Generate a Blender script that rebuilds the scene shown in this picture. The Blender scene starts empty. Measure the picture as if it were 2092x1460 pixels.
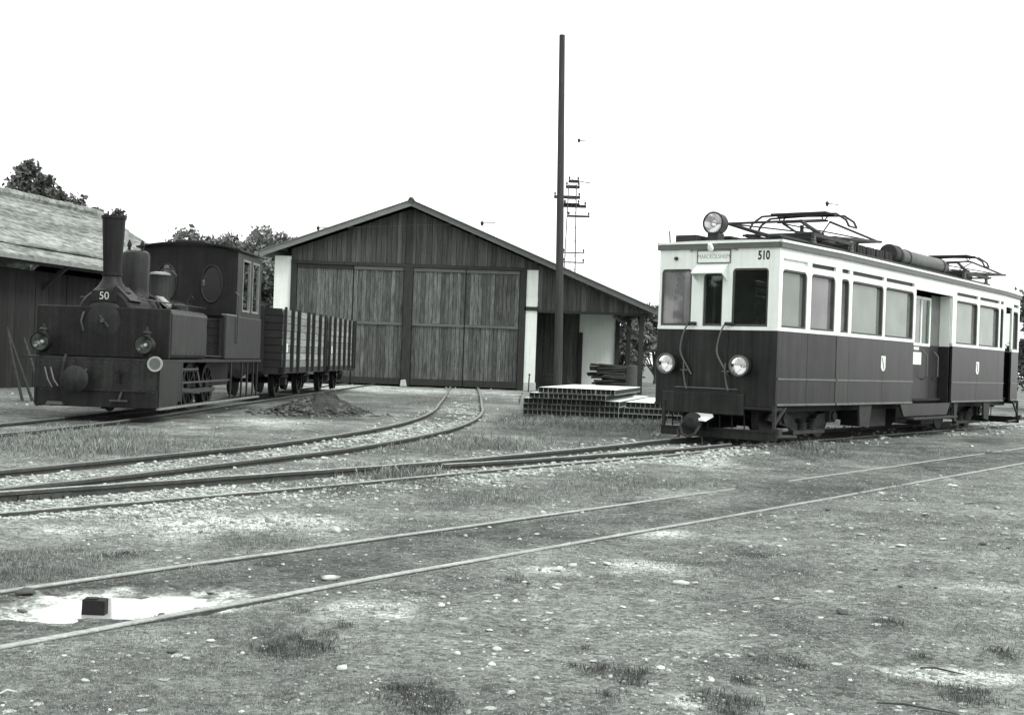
import bpy, math, random
import numpy as np
from mathutils import Vector, Matrix

random.seed(7)
RNG = np.random.default_rng(11)
SC = bpy.context.scene
COL = SC.collection
PI = math.pi
rad = math.radians

# ------------------------------------------------------------------ camera
FPX, ROLL, EYE = 2570.0, rad(2.0), 1.18
cd = bpy.data.cameras.new('camera')
cam = bpy.data.objects.new('camera', cd)
COL.objects.link(cam)
cd.sensor_width = 36.0
cd.lens = 36.0 * FPX / 2092.0
cd.clip_start, cd.clip_end = 0.05, 3000.0
pitch = 2.0 / FPX
fwd = Vector((0, math.cos(pitch), math.sin(pitch)))
r0 = Vector((1, 0, 0))
u0 = r0.cross(fwd)
right = r0 * math.cos(ROLL) + u0 * math.sin(ROLL)
up = u0 * math.cos(ROLL) - r0 * math.sin(ROLL)
m = Matrix((right, up, -fwd)).transposed().to_4x4()
m.translation = (0, 0, EYE)
cam.matrix_world = m
SC.camera = cam

# ------------------------------------------------------------------ sky, sun, exposure
world = bpy.data.worlds.new('World')
SC.world = world
world.use_nodes = True
wn = world.node_tree
for nd in list(wn.nodes):
    wn.nodes.remove(nd)
SUN_AZ, SUN_EL = rad(118), rad(48)
sky = wn.nodes.new('ShaderNodeTexSky')
sky.sky_type = 'NISHITA'
sky.sun_disc = False
sky.sun_elevation = SUN_EL
sky.sun_rotation = SUN_AZ
sky.air_density = 1.0
sky.dust_density = 1.0
sky.ozone_density = 1.0
bw = wn.nodes.new('ShaderNodeRGBToBW')
bg = wn.nodes.new('ShaderNodeBackground')
bg.inputs['Strength'].default_value = 0.15
wo = wn.nodes.new('ShaderNodeOutputWorld')
wn.links.new(sky.outputs[0], bw.inputs[0])
veil = wn.nodes.new('ShaderNodeMix')          # an even cloud cover over the clear sky
veil.data_type = 'FLOAT'
veil.inputs['Factor'].default_value = 0.85
veil.inputs['B'].default_value = 7.6
wn.links.new(bw.outputs[0], veil.inputs['A'])
wn.links.new(veil.outputs[0], bg.inputs['Color'])
wn.links.new(bg.outputs[0], wo.inputs[0])
sd = bpy.data.lights.new('sun', 'SUN')
sd.energy = 1.4
sd.angle = rad(14)
sd.color = (1.0, 0.995, 0.975)
sun = bpy.data.objects.new('sun', sd)
COL.objects.link(sun)
sv = Vector((math.sin(SUN_AZ) * math.cos(SUN_EL), math.cos(SUN_AZ) * math.cos(SUN_EL), math.sin(SUN_EL)))
sun.rotation_euler = sv.to_track_quat('Z', 'Y').to_euler()
sun.location = sv * 60
SC.view_settings.view_transform = 'Standard'
SC.view_settings.look = 'None'
SC.view_settings.gamma = 1.0
SC.view_settings.exposure = 0.68
SC.view_settings.use_curve_mapping = False
SC.render.engine = 'CYCLES'
SC.cycles.max_bounces = 6
SC.cycles.transparent_max_bounces = 8
SC.cycles.use_denoising = True


# ------------------------------------------------------------------ picture point -> place on the ground
def ray(u, v):
    dx = (u - 1046) / FPX
    dy = (v - 732) / FPX
    return (dx * math.cos(ROLL) + dy * math.sin(ROLL), dx * math.sin(ROLL) - dy * math.cos(ROLL))


def gnd(u, v, z=0.0):
    a, b = ray(u, v)
    y = (z - EYE) / b
    return (a * y, y)


# ------------------------------------------------------------------ noise
def _hash(ix, iy, seed):
    h = (ix.astype(np.int64) * 374761393 + iy.astype(np.int64) * 668265263 + seed * 974711) & 0x7fffffff
    h = (h ^ (h >> 13)) * 1274126177 & 0x7fffffff
    return ((h ^ (h >> 16)) & 0xffff) / 65535.0


def vnoise(x, y, seed=0):
    x = np.asarray(x, float)
    y = np.asarray(y, float)
    ix, iy = np.floor(x), np.floor(y)
    fx, fy = x - ix, y - iy
    fx = fx * fx * (3 - 2 * fx)
    fy = fy * fy * (3 - 2 * fy)
    a = _hash(ix, iy, seed)
    b = _hash(ix + 1, iy, seed)
    c = _hash(ix, iy + 1, seed)
    d = _hash(ix + 1, iy + 1, seed)
    return (a + (b - a) * fx) * (1 - fy) + (c + (d - c) * fx) * fy


def fbm(x, y, seed=0, octs=4):
    s, a, t = 0, 1.0, 0
    for i in range(octs):
        s = s + a * vnoise(x * 2 ** i, y * 2 ** i, seed + i * 17)
        t += a
        a *= 0.5
    return s / t


# ------------------------------------------------------------------ materials (a monochrome print: neutral greys)
TINT = (0.925, 1.0, 0.935)


def grey(v):
    return (min(1, v * TINT[0]), min(1, v * TINT[1]), min(1, v * TINT[2]), 1)


MATS = {}


def mat(name, lo, hi=None, rough=0.7, scale=6.0, stretch=(1, 1, 1), bump=0.0, bump_scale=None, metallic=0.0,
        spec=0.4, objrand=0.0, detail=6.0, fine=0.0, fine_scale=60.0, streak=0.0):
    """noise-driven grey between lo and hi; objrand: spread between objects; fine: small speckle; streak: vertical run marks"""
    if name in MATS:
        return MATS[name]
    hi = lo if hi is None else hi
    mt = bpy.data.materials.new(name)
    mt.use_nodes = True
    nt = mt.node_tree
    N, L = nt.nodes, nt.links
    b = N['Principled BSDF']
    b.inputs['Roughness'].default_value = rough
    b.inputs['Metallic'].default_value = metallic
    b.inputs['Specular IOR Level'].default_value = spec
    tc = N.new('ShaderNodeTexCoord')
    mp = N.new('ShaderNodeMapping')
    mp.inputs['Scale'].default_value = stretch
    L.new(tc.outputs['Object'], mp.inputs['Vector'])
    oi = N.new('ShaderNodeObjectInfo')
    off = N.new('ShaderNodeVectorMath')
    off.operation = 'ADD'
    mulr = N.new('ShaderNodeMath')
    mulr.operation = 'MULTIPLY'
    mulr.inputs[1].default_value = 37.0
    L.new(oi.outputs['Random'], mulr.inputs[0])
    L.new(mp.outputs[0], off.inputs[0])
    L.new(mulr.outputs[0], off.inputs[1])
    nz = N.new('ShaderNodeTexNoise')
    nz.inputs['Scale'].default_value = scale
    nz.inputs['Detail'].default_value = detail
    nz.inputs['Roughness'].default_value = 0.65
    L.new(off.outputs[0], nz.inputs['Vector'])
    rp = N.new('ShaderNodeValToRGB')
    rp.color_ramp.elements[0].position = 0.32
    rp.color_ramp.elements[1].position = 0.68
    rp.color_ramp.elements[0].color = grey(lo)
    rp.color_ramp.elements[1].color = grey(hi)
    L.new(nz.outputs['Fac'], rp.inputs['Fac'])
    out = rp.outputs['Color']

    def mult(sock, amount, fac):
        mr = N.new('ShaderNodeMapRange')
        mr.inputs['To Min'].default_value = 1 - amount
        mr.inputs['To Max'].default_value = 1 + amount
        mr.inputs['From Min'].default_value = fac[0]
        mr.inputs['From Max'].default_value = fac[1]
        L.new(sock, mr.inputs['Value'])
        mx = N.new('ShaderNodeVectorMath')
        mx.operation = 'SCALE'
        L.new(out, mx.inputs[0])
        L.new(mr.outputs[0], mx.inputs['Scale'])
        return mx.outputs[0]
    if objrand:
        out = mult(oi.outputs['Random'], objrand, (0, 1))
    if fine:
        n2 = N.new('ShaderNodeTexNoise')
        n2.inputs['Scale'].default_value = fine_scale
        n2.inputs['Detail'].default_value = 3
        L.new(off.outputs[0], n2.inputs['Vector'])
        out = mult(n2.outputs['Fac'], fine, (0.3, 0.7))
    if streak:
        m2 = N.new('ShaderNodeMapping')
        m2.inputs['Scale'].default_value = (9, 9, 0.5)
        L.new(tc.outputs['Object'], m2.inputs['Vector'])
        n3 = N.new('ShaderNodeTexNoise')
        n3.inputs['Scale'].default_value = 1.6
        n3.inputs['Detail'].default_value = 4
        L.new(m2.outputs[0], n3.inputs['Vector'])
        out = mult(n3.outputs['Fac'], streak, (0.3, 0.7))
    L.new(out, b.inputs['Base Color'])
    if bump:
        bp = N.new('ShaderNodeBump')
        bp.inputs['Strength'].default_value = bump
        bp.inputs['Distance'].default_value = 0.02
        if bump_scale:
            n4 = N.new('ShaderNodeTexNoise')
            n4.inputs['Scale'].default_value = bump_scale
            n4.inputs['Detail'].default_value = 5
            L.new(off.outputs[0], n4.inputs['Vector'])
            L.new(n4.outputs['Fac'], bp.inputs['Height'])
        else:
            L.new(nz.outputs['Fac'], bp.inputs['Height'])
        L.new(bp.outputs[0], b.inputs['Normal'])
    MATS[name] = mt
    return mt


def glass_mat(name, dust, clear, rough=0.03, tint=0.9):
    """a pane: mirror-like coat over a mix of dust film and clear glass"""
    mt = bpy.data.materials.new(name)
    mt.use_nodes = True
    N, L = mt.node_tree.nodes, mt.node_tree.links
    N.remove(N['Principled BSDF'])
    out = N['Material Output']
    tr = N.new('ShaderNodeBsdfTransparent')
    tr.inputs[0].default_value = grey(tint)
    df = N.new('ShaderNodeBsdfDiffuse')
    tc = N.new('ShaderNodeTexCoord')
    nz = N.new('ShaderNodeTexNoise')
    nz.inputs['Scale'].default_value = 2.2
    nz.inputs['Detail'].default_value = 4
    L.new(tc.outputs['Object'], nz.inputs['Vector'])
    rp = N.new('ShaderNodeValToRGB')
    rp.color_ramp.elements[0].color = grey(dust * 0.75)
    rp.color_ramp.elements[1].color = grey(dust * 1.25)
    rp.color_ramp.elements[0].position = 0.3
    rp.color_ramp.elements[1].position = 0.7
    L.new(nz.outputs['Fac'], rp.inputs['Fac'])
    L.new(rp.outputs[0], df.inputs[0])
    m1 = N.new('ShaderNodeMixShader')
    m1.inputs[0].default_value = clear
    L.new(df.outputs[0], m1.inputs[1])
    L.new(tr.outputs[0], m1.inputs[2])
    gl = N.new('ShaderNodeBsdfGlossy')
    gl.inputs['Roughness'].default_value = rough
    gl.inputs[0].default_value = grey(1)
    fr = N.new('ShaderNodeFresnel')
    fr.inputs[0].default_value = 1.52
    m2 = N.new('ShaderNodeMixShader')
    L.new(fr.outputs[0], m2.inputs[0])
    L.new(m1.outputs[0], m2.inputs[1])
    L.new(gl.outputs[0], m2.inputs[2])
    L.new(m2.outputs[0], out.inputs[0])
    MATS[name] = mt
    return mt


M_TDARK = mat('tram_dark_paint', 0.014, 0.027, rough=0.34, scale=2.0, spec=0.28, streak=0.4, fine=0.08, fine_scale=25)
M_TWHITE = mat('tram_cream_paint', 0.82, 0.9, rough=0.4, scale=2.5, spec=0.5, streak=0.05)
M_TBAND = mat('tram_roof_band', 0.1, 0.13, rough=0.5, scale=4)
M_TROOF = mat('tram_roof_canvas', 0.5, 0.66, rough=0.85, scale=3)
M_TRIM = mat('tram_trim', 0.09, 0.14, rough=0.4, scale=5)
M_RUBBER = mat('window_seal', 0.05, 0.075, rough=0.6)
M_UNDER = mat('undergear_steel', 0.01, 0.022, rough=0.75, scale=7, fine=0.3, fine_scale=40, bump=0.1)
M_UNDERL = mat('dusty_undergear_steel', 0.02, 0.042, rough=0.8, scale=7, fine=0.25, fine_scale=40)
M_ROOFGEAR = mat('roof_gear_steel', 0.014, 0.03, rough=0.6, scale=5, fine=0.15)
M_TANK = mat('air_tank_steel', 0.07, 0.11, rough=0.5, scale=3, streak=0.15)
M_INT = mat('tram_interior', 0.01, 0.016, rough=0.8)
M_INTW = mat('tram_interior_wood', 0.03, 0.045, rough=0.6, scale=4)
TINT_KEEP, TINT = TINT, (1.0, 1.0, 1.0)
M_CHROME = mat('lamp_reflector', 0.9, rough=0.12, metallic=1.0)
M_BULB = mat('lamp_bulb', 0.85, 0.95, rough=0.08, spec=0.9)
TINT = TINT_KEEP
M_BLACK = mat('black_lettering', 0.02, rough=0.5)
M_FADED = mat('faded_lettering', 0.2, 0.42, rough=0.6, scale=18)
M_WHITE = mat('white_paint', 0.78, 0.84, rough=0.5)
M_LOCO = mat('loco_black_paint', 0.008, 0.016, rough=0.5, scale=2.5, spec=0.22, streak=0.4, fine=0.2, fine_scale=30)
M_LOCO2 = mat('loco_worn_paint', 0.013, 0.026, rough=0.45, scale=3, spec=0.25, streak=0.4, fine=0.2, fine_scale=30)
M_LOCOT = mat('loco_pale_top', 0.2, 0.36, rough=0.6, scale=4)  # much paler grey for tank tops, dome lid and cab edges
M_LOCOM = mat('loco_motion_steel', 0.04, 0.075, rough=0.45, scale=9, metallic=0.2)
M_LOCOEDGE = mat('loco_pale_edge', 0.15, 0.26, rough=0.6, scale=6)
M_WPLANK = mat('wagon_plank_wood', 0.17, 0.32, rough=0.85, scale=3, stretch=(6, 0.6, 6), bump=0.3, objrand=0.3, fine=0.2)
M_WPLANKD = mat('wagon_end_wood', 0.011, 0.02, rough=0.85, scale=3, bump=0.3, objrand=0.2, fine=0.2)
M_WIRON = mat('wagon_iron', 0.01, 0.018, rough=0.7, scale=6, fine=0.2)
M_BOARD = mat('shed_board_wood', 0.038, 0.16, rough=0.9, scale=1.5, stretch=(1.6, 1, 2.6), bump=0.4, objrand=0.36, fine=0.35, fine_scale=14, detail=8)
M_BOARDG = mat('gable_board_wood', 0.036, 0.1, rough=0.9, scale=1.6, stretch=(10, 3, 0.5), bump=0.4, objrand=0.3, fine=0.28, fine_scale=30)
M_FRAME = mat('shed_dark_timber', 0.022, 0.04, rough=0.9, scale=3, stretch=(6, 6, 0.8), bump=0.3, fine=0.2)
M_RAIL_B = mat('shed_cross_board', 0.09, 0.14, rough=0.9, scale=3, stretch=(0.8, 4, 8), bump=0.2, fine=0.2)
M_PLASTER = mat('shed_plaster', 0.78, 0.88, rough=0.9, scale=1.6, bump=0.15, bump_scale=25, streak=0.06, fine=0.05)
M_CONC = mat('plinth_concrete', 0.42, 0.55, rough=0.9, scale=5, bump=0.2, fine=0.15)
M_BARGE = mat('barge_board_wood', 0.14, 0.22, rough=0.85, scale=2, stretch=(0.7, 3, 3), fine=0.2)
M_SROOF = mat('shed_roof_tile', 0.06, 0.11, rough=0.9, scale=6, bump=0.3)
M_BTILE = mat('barn_roof_tile', 0.09, 0.32, rough=0.95, scale=0.9, stretch=(1, .5, 1), bump=0.5, bump_scale=9, fine=0.5, fine_scale=8, objrand=0.14)
M_BWALL = mat('barn_wall_board', 0.012, 0.024, rough=0.9, scale=2, stretch=(5, 5, 0.6), bump=0.3, objrand=0.3)
M_POLE = mat('pole_wood', 0.03, 0.06, rough=0.9, scale=3, stretch=(7, 7, 0.4), bump=0.3, fine=0.15)
M_PYL = mat('pylon_steel', 0.07, 0.12, rough=0.7, scale=5)
M_SLAB = mat('slab_concrete', 0.72, 0.85, rough=0.85, scale=4, bump=0.1, fine=0.06)
M_SLABW = mat('slab_web_end', 0.06, 0.12, rough=0.95, scale=8)
M_SLABE = mat('slab_cell_shade', 0.012, 0.02, rough=0.95, scale=8, fine=0.2)
M_TIMBER = mat('old_timber', 0.035, 0.075, rough=0.9, scale=3, stretch=(0.8, 8, 8), bump=0.3, objrand=0.35, fine=0.2)
M_RAILS = mat('rail_rust', 0.035, 0.065, rough=0.85, scale=9, fine=0.25, fine_scale=50)
M_RAILT = mat('rail_worn_head', 0.22, 0.4, rough=0.45, scale=5, metallic=0.25, fine=0.25, fine_scale=40)
M_RAILTD = mat('rail_dull_head', 0.15, 0.24, rough=0.6, scale=5, metallic=0.1, fine=0.25, fine_scale=40)
M_BARK = mat('bark', 0.05, 0.09, rough=0.95, scale=5, bump=0.4)
M_LEAF = mat('leaf', 0.1, 0.19, rough=0.7, scale=0.6, spec=0.3, fine=0.3, fine_scale=3)
M_LEAFD = mat('leaf_dark', 0.065, 0.13, rough=0.7, scale=0.6, spec=0.3, fine=0.3, fine_scale=3)
M_STONE = mat('pale_stone', 0.38, 0.66, rough=0.9, scale=5, bump=0.2, objrand=0.2, fine=0.15)
M_STONED = mat('dark_stone', 0.06, 0.12, rough=0.9, scale=5, bump=0.2, objrand=0.3)
M_GRAVEL = mat('gravel_stone', 0.15, 0.62, rough=0.95, scale=7.5, detail=2, fine=0.35, fine_scale=23)
M_BALLAST = mat('ballast_stone', 0.16, 0.58, rough=0.95, scale=6.5, detail=2, fine=0.35, fine_scale=20)
M_EARTH = mat('heap_earth', 0.02, 0.05, rough=1.0, scale=5, bump=0.6, fine=0.4, fine_scale=25)
M_COAL = mat('black_block', 0.003, 0.006, rough=0.7, scale=20, bump=0.4)
M_GRASS = mat('grass_blade', 0.12, 0.32, rough=0.85, scale=0.9, spec=0.2, fine=0.45, fine_scale=9)
M_GRASSD = mat('dark_grass_blade', 0.06, 0.14, rough=0.85, scale=1.5, spec=0.2, fine=0.4, fine_scale=9)
M_INSUL = mat('porcelain', 0.08, 0.12, rough=0.3)
M_GSIDE = glass_mat('dusty_pane', 0.33, 0.5)
M_GFRONT = glass_mat('clear_pane', 0.12, 0.93)
TINT = (1.0, 1.0, 1.0)
M_LENS = glass_mat('lamp_glass', 0.8, 0.72, 0.05, 1.0)
M_GMUTED = glass_mat('muted_pane', 0.012, 0.45, 0.4, 0.5)  # glass darkened and roughened to mute the sky reflection
M_GLEFT = glass_mat('sky_glare_pane', 0.5, 0.78)  # pale film stands in for the sky reflected in this pane
M_GREFL = glass_mat('half_dusty_pane', 0.33, 0.55)
TINT = TINT_KEEP


# ------------------------------------------------------------------ mesh builder
class MB:
    def __init__(s):
        s.v, s.f = [], []

    def add(s, vs, fs):
        o = len(s.v)
        s.v += [tuple(p) for p in vs]
        s.f += [tuple(i + o for i in q) for q in fs]
        return s

    def hexa(s, p):
        """8 points: bottom ring 0-3, top ring 4-7"""
        return s.add(p, [(3, 2, 1, 0), (4, 5, 6, 7), (0, 1, 5, 4), (1, 2, 6, 5), (2, 3, 7, 6), (3, 0, 4, 7)])

    def box(s, x0, x1, y0, y1, z0, z1):
        return s.hexa([(x0, y0, z0), (x1, y0, z0), (x1, y1, z0), (x0, y1, z0),
                       (x0, y0, z1), (x1, y0, z1), (x1, y1, z1), (x0, y1, z1)])

    def beam(s, p, q, w, h, upv=(0, 0, 1)):
        p, q = Vector(p), Vector(q)
        d = (q - p).normalized()
        u = Vector(upv)
        if abs(d.dot(u)) > 0.99:
            u = Vector((0, 1, 0))
        a = d.cross(u).normalized() * w / 2
        b = a.cross(d).normalized() * h / 2
        return s.hexa([p - a - b, p + a - b, q + a - b, q - a - b, p - a + b, p + a + b, q + a + b, q - a + b])

    def cyl(s, p, q, r, r1=None, n=12, cap=True):
        p, q = Vector(p), Vector(q)
        r1 = r if r1 is None else r1
        d = (q - p).normalized()
        u = Vector((0, 0, 1)) if abs(d.z) < 0.9 else Vector((1, 0, 0))
        a = d.cross(u).normalized()
        b = d.cross(a)
        o = len(s.v)
        for c, rr in ((p, r), (q, r1)):
            for i in range(n):
                t = 2 * PI * i / n
                s.v.append(tuple(c + a * math.cos(t) * rr + b * math.sin(t) * rr))
        for i in range(n):
            j = (i + 1) % n
            s.f.append((o + i, o + j, o + n + j, o + n + i))
        if cap:
            s.f.append(tuple(o + i for i in reversed(range(n))))
            s.f.append(tuple(o + n + i for i in range(n)))
        return s

    def tube(s, pts, r, n=6):
        pts = [Vector(p) for p in pts]
        o = len(s.v)
        prev = None
        for k, p in enumerate(pts):
            d = (pts[min(k + 1, len(pts) - 1)] - pts[max(k - 1, 0)]).normalized()
            if prev is None:
                u = Vector((0, 0, 1)) if abs(d.z) < 0.9 else Vector((1, 0, 0))
                a = d.cross(u).normalized()
            else:
                a = (prev - d * prev.dot(d)).normalized()
            prev = a
            b = d.cross(a)
            rr = r[k] if isinstance(r, (list, tuple)) else r
            for i in range(n):
                t = 2 * PI * i / n
                s.v.append(tuple(p + a * math.cos(t) * rr + b * math.sin(t) * rr))
        for k in range(len(pts) - 1):
            for i in range(n):
                j = (i + 1) % n
                s.f.append((o + k * n + i, o + k * n + j, o + (k + 1) * n + j, o + (k + 1) * n + i))
        s.f.append(tuple(o + i for i in reversed(range(n))))
        e = o + (len(pts) - 1) * n
        s.f.append(tuple(e + i for i in range(n)))
        return s

    def lathe(s, prof, c=(0, 0, 0), ax=(0, 0, 1), n=20, cap=True):
        """prof: (radius, height along ax)"""
        c, d = Vector(c), Vector(ax).normalized()
        u = Vector((0, 0, 1)) if abs(d.z) < 0.9 else Vector((1, 0, 0))
        a = d.cross(u).normalized()
        b = d.cross(a)
        o = len(s.v)
        for r, h in prof:
            for i in range(n):
                t = 2 * PI * i / n
                s.v.append(tuple(c + d * h + a * math.cos(t) * r + b * math.sin(t) * r))
        for k in range(len(prof) - 1):
            for i in range(n):
                j = (i + 1) % n
                s.f.append((o + k * n + i, o + k * n + j, o + (k + 1) * n + j, o + (k + 1) * n + i))
        if cap and prof[0][0] > 1e-4:
            s.f.append(tuple(o + i for i in reversed(range(n))))
        if cap and prof[-1][0] > 1e-4:
            e = o + (len(prof) - 1) * n
            s.f.append(tuple(e + i for i in range(n)))
        return s

    def prism(s, poly, y0, y1):
        """poly in (x, z), pushed along y"""
        n = len(poly)
        o = len(s.v)
        s.v += [(x, y0, z) for x, z in poly] + [(x, y1, z) for x, z in poly]
        s.f.append(tuple(o + i for i in range(n)))
        s.f.append(tuple(o + n + i for i in reversed(range(n))))
        for i in range(n):
            j = (i + 1) % n
            s.f.append((o + j, o + i, o + n + i, o + n + j))
        return s

    def mesh(s, name, mt, smooth=False):
        me = bpy.data.meshes.new(name)
        me.from_pydata(s.v, [], s.f)
        me.update()
        me.materials.append(mt)
        if smooth:
            me.polygons.foreach_set('use_smooth', [True] * len(me.polygons))
        return me

    def build(s, name, mt, parent=None, smooth=False, bevel=0.0, seg=2, shift=None):
        if shift:
            s.v = [(p[0] + shift[0], p[1] + shift[1], p[2] + shift[2]) for p in s.v]
        ob = link(name, s.mesh(name, mt, smooth), parent)
        if bevel:
            bv = ob.modifiers.new('edge', 'BEVEL')
            bv.width = bevel
            bv.segments = seg
            bv.limit_method = 'ANGLE'
            bv.angle_limit = rad(40)
        if smooth:
            try:
                md = ob.modifiers.new('split', 'EDGE_SPLIT')
                md.split_angle = rad(38)
            except Exception:
                pass
        return ob


def link(name, data, parent=None, loc=None):
    ob = bpy.data.objects.new(name, data)
    COL.objects.link(ob)
    if parent is not None:
        ob.parent = parent
    if loc is not None:
        ob.location = loc
    return ob


def tag(ob, label, cat=None, group=None, kind=None):
    ob['label'] = label
    if cat:
        ob['category'] = cat
    if group:
        ob['group'] = group
    if kind:
        ob['kind'] = kind
    return ob


def thing(name, label, cat, loc=(0, 0, 0), rz=0.0, group=None):
    ob = link(name, None, None, loc)
    ob.empty_display_size = 0.2
    ob.rotation_euler = (0, 0, rz)
    return tag(ob, label, cat, group)


def copy_tree(o, parent=None):
    c = o.copy()
    COL.objects.link(c)
    if parent is not None:
        c.parent = parent
    for ch in list(o.children):
        copy_tree(ch, c)
    return c


def text(name, body, size, mt, parent, loc, rot, ext=0.002, sx=1.0, bold=0.0):
    cu = bpy.data.curves.new(name, 'FONT')
    cu.body = body
    cu.size = size
    cu.extrude = ext
    cu.offset = bold
    cu.align_x = 'CENTER'
    cu.align_y = 'CENTER'
    cu.materials.append(mt)
    tmp = bpy.data.objects.new('lettering', cu)
    COL.objects.link(tmp)
    me = bpy.data.meshes.new_from_object(tmp.evaluated_get(bpy.context.evaluated_depsgraph_get()))
    bpy.data.objects.remove(tmp)
    me.materials.clear()
    me.materials.append(mt)
    ob = link(name, me, parent, loc)
    ob.rotation_euler = rot
    ob.scale = (sx, 1, 1)
    return ob


def smooth_line(pts, n=10):
    """Catmull-Rom through the points"""
    P = [Vector(p) for p in pts]
    P = [P[0] * 2 - P[1]] + P + [P[-1] * 2 - P[-2]]
    out = []
    for i in range(1, len(P) - 2):
        for k in range(n):
            t = k / n
            a, b, c, d = P[i - 1], P[i], P[i + 1], P[i + 2]
            out.append(0.5 * ((2 * b) + (c - a) * t + (2 * a - 5 * b + 4 * c - d) * t * t + (3 * b - a - 3 * c + d) * t ** 3))
    out.append(P[-2])
    return out


# ------------------------------------------------------------------ tracks: centre lines (world)
TC = Vector((4.0975, 20.1665))          # tram track, over the first near wheel
TD = Vector((0.593, 0.805))
TN = Vector((0.805, -0.593))
LX, LY, LK = -6.33, 19.2, 0.0253        # locomotive front centre, heading


def offset_line(pts, off):
    out = []
    for i, p in enumerate(pts):
        d = (pts[min(i + 1, len(pts) - 1)] - pts[max(i - 1, 0)]).normalized()
        out.append(Vector((p.x + d.y * off, p.y - d.x * off)))
    return out


yard_near = [Vector(p) for p in [(-3.6, 2.35), (-1.89, 4.74), (-0.59, 6.58), (1.74, 9.72), (2.55, 10.82), (6.94, 16.85), (14.2, 26.7), (24, 40), (40, 62)]]
yard_far = [Vector(p) for p in [(-4.4, 2.95), (-2.33, 5.77), (-0.73, 7.95), (0.93, 10.2), (4.03, 14.44), (8.38, 20.4), (13.4, 27.3), (23.2, 40.6), (39.2, 62.6)]]
yard_near = [p * 1.0226 for p in yard_near]
yard_far = [p * 1.02 for p in yard_far]
YN = smooth_line(yard_near, 6)
YF = smooth_line(yard_far, 6)
shed_c = smooth_line([Vector(p) * (1.0257 if p[1] < 36 else 1.0) for p in [(-5.9, 6.3), (-4.75, 8.4), (-4.02, 9.93), (-3.47, 11.35), (-2.9, 12.9), (-2.3, 14.6), (-1.75, 16.9), (-1.32, 19.5), (-1.09, 22.5), (-1.05, 25.7), (-1.14, 28.8), (-1.33, 35.3), (-1.75, 46.9)]], 8)
near_n = smooth_line([Vector(p) * (1.024 if p[1] < 16 else 1.0) for p in [(-5.6, 5.2), (-3.34, 8.29), (-2.92, 8.83), (-2.23, 9.75), (-1.64, 10.55), (-0.28, 12.55), (0.52, 13.7), (2.2, 16.3), (3.27, 18.2), (4.5, 19.87), (6.28, 22.285), (10.43, 27.92), (13.99, 32.75), (22, 43.6)]], 6)
far_n = smooth_line([Vector(p) * (1.0138 if p[1] < 16 else 1.0) for p in [(-6.2, 6.1), (-3.67, 9.11), (-2.99, 10.0), (-2.17, 11.09), (-1.35, 12.17), (-0.68, 13.12), (0.11, 14.42), (1.36, 16.75), (2.46, 18.79), (3.695, 20.463), (5.47, 22.88), (9.62, 28.51), (13.2, 33.3), (21.2, 44.2)]], 6)
third = smooth_line([Vector(p) for p in [(-0.68, 13.06), (0.11, 13.98), (1.02, 15.15), (2.34, 16.9), (2.9, 17.75), (3.2, 18.22)]], 6)


def loco_pt(x, y):
    return Vector((LX + x + LK * y, LY + y))


lc = [Vector((-9.0, 9.0)), Vector((-7.5, 12.3)), Vector((-6.72, 15.5)), Vector((-6.42, 18)), loco_pt(0, 0.6), loco_pt(0, 6), loco_pt(0, 14), loco_pt(0, 22), loco_pt(0, 29)]
loco_c = smooth_line(lc, 6)


def dist_to(line, X, Y):
    """distance from points to a polyline"""
    X = np.asarray(X, float)
    Y = np.asarray(Y, float)
    best = np.full(X.shape, 1e9)
    for a, b in zip(line[:-1], line[1:]):
        dx, dy = b.x - a.x, b.y - a.y
        l2 = dx * dx + dy * dy + 1e-9
        t = np.clip(((X - a.x) * dx + (Y - a.y) * dy) / l2, 0, 1)
        best = np.minimum(best, (X - a.x - t * dx) ** 2 + (Y - a.y - t * dy) ** 2)
    return np.sqrt(best)


def every(line, k):
    return line[::k] + [line[-1]]


# ------------------------------------------------------------------ ground cover masks (world positions)
def blob(X, Y, u, v, ru, rv):
    gx, gy = gnd(u, v)
    rx = ru * gy / FPX
    ry = rv * gy * gy / (FPX * EYE)
    d = np.sqrt(((X - gx) / rx) ** 2 + ((Y - gy) / ry) ** 2)
    return d


GRASS_SPOTS = [(300, 905, 330, 26), (120, 905, 190, 34), (900, 815, 130, 16), (1180, 868, 190, 34), (1300, 885, 100, 20), (1000, 905, 130, 20), (800, 918, 160, 16),
               (980, 1022, 130, 18), (1260, 985, 190, 22), (820, 972, 130, 26), (60, 1155, 170, 36), (520, 1105, 120, 20), (1700, 935, 190, 20),
               (1650, 905, 120, 10), (700, 995, 230, 20), (420, 1160, 90, 18), (1760, 990, 150, 12), (1900, 925, 170, 10), (760, 830, 80, 16), (900, 850, 60, 12)]
TUFTS = [(590, 1312, 70, 26), (540, 1288, 40, 10), (1545, 1128, 48, 9), (1420, 1150, 40, 7), (850, 1428, 75, 30), (1280, 1385, 45, 20), (1210, 1372, 50, 12), (1480, 1440, 55, 24),
         (1615, 1350, 26, 9), (1520, 1388, 18, 8), (1295, 1030, 26, 9), (1230, 1360, 25, 8), (1240, 1425, 14, 14), (1810, 1275, 40, 8), (1800, 1080, 16, 6), (620, 1240, 16, 6), (700, 1275, 26, 8),
         (1060, 1185, 26, 6), (1180, 1320, 40, 6), (1650, 940, 30, 16), (1690, 925, 25, 14), (1550, 1345, 10, 6), (2050, 1330, 30, 12), (1880, 1340, 20, 6), (1960, 1415, 60, 20), (250, 1130, 40, 10),
         (1860, 935, 20, 8), (1740, 1000, 30, 6), (1905, 960, 26, 6)]
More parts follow.
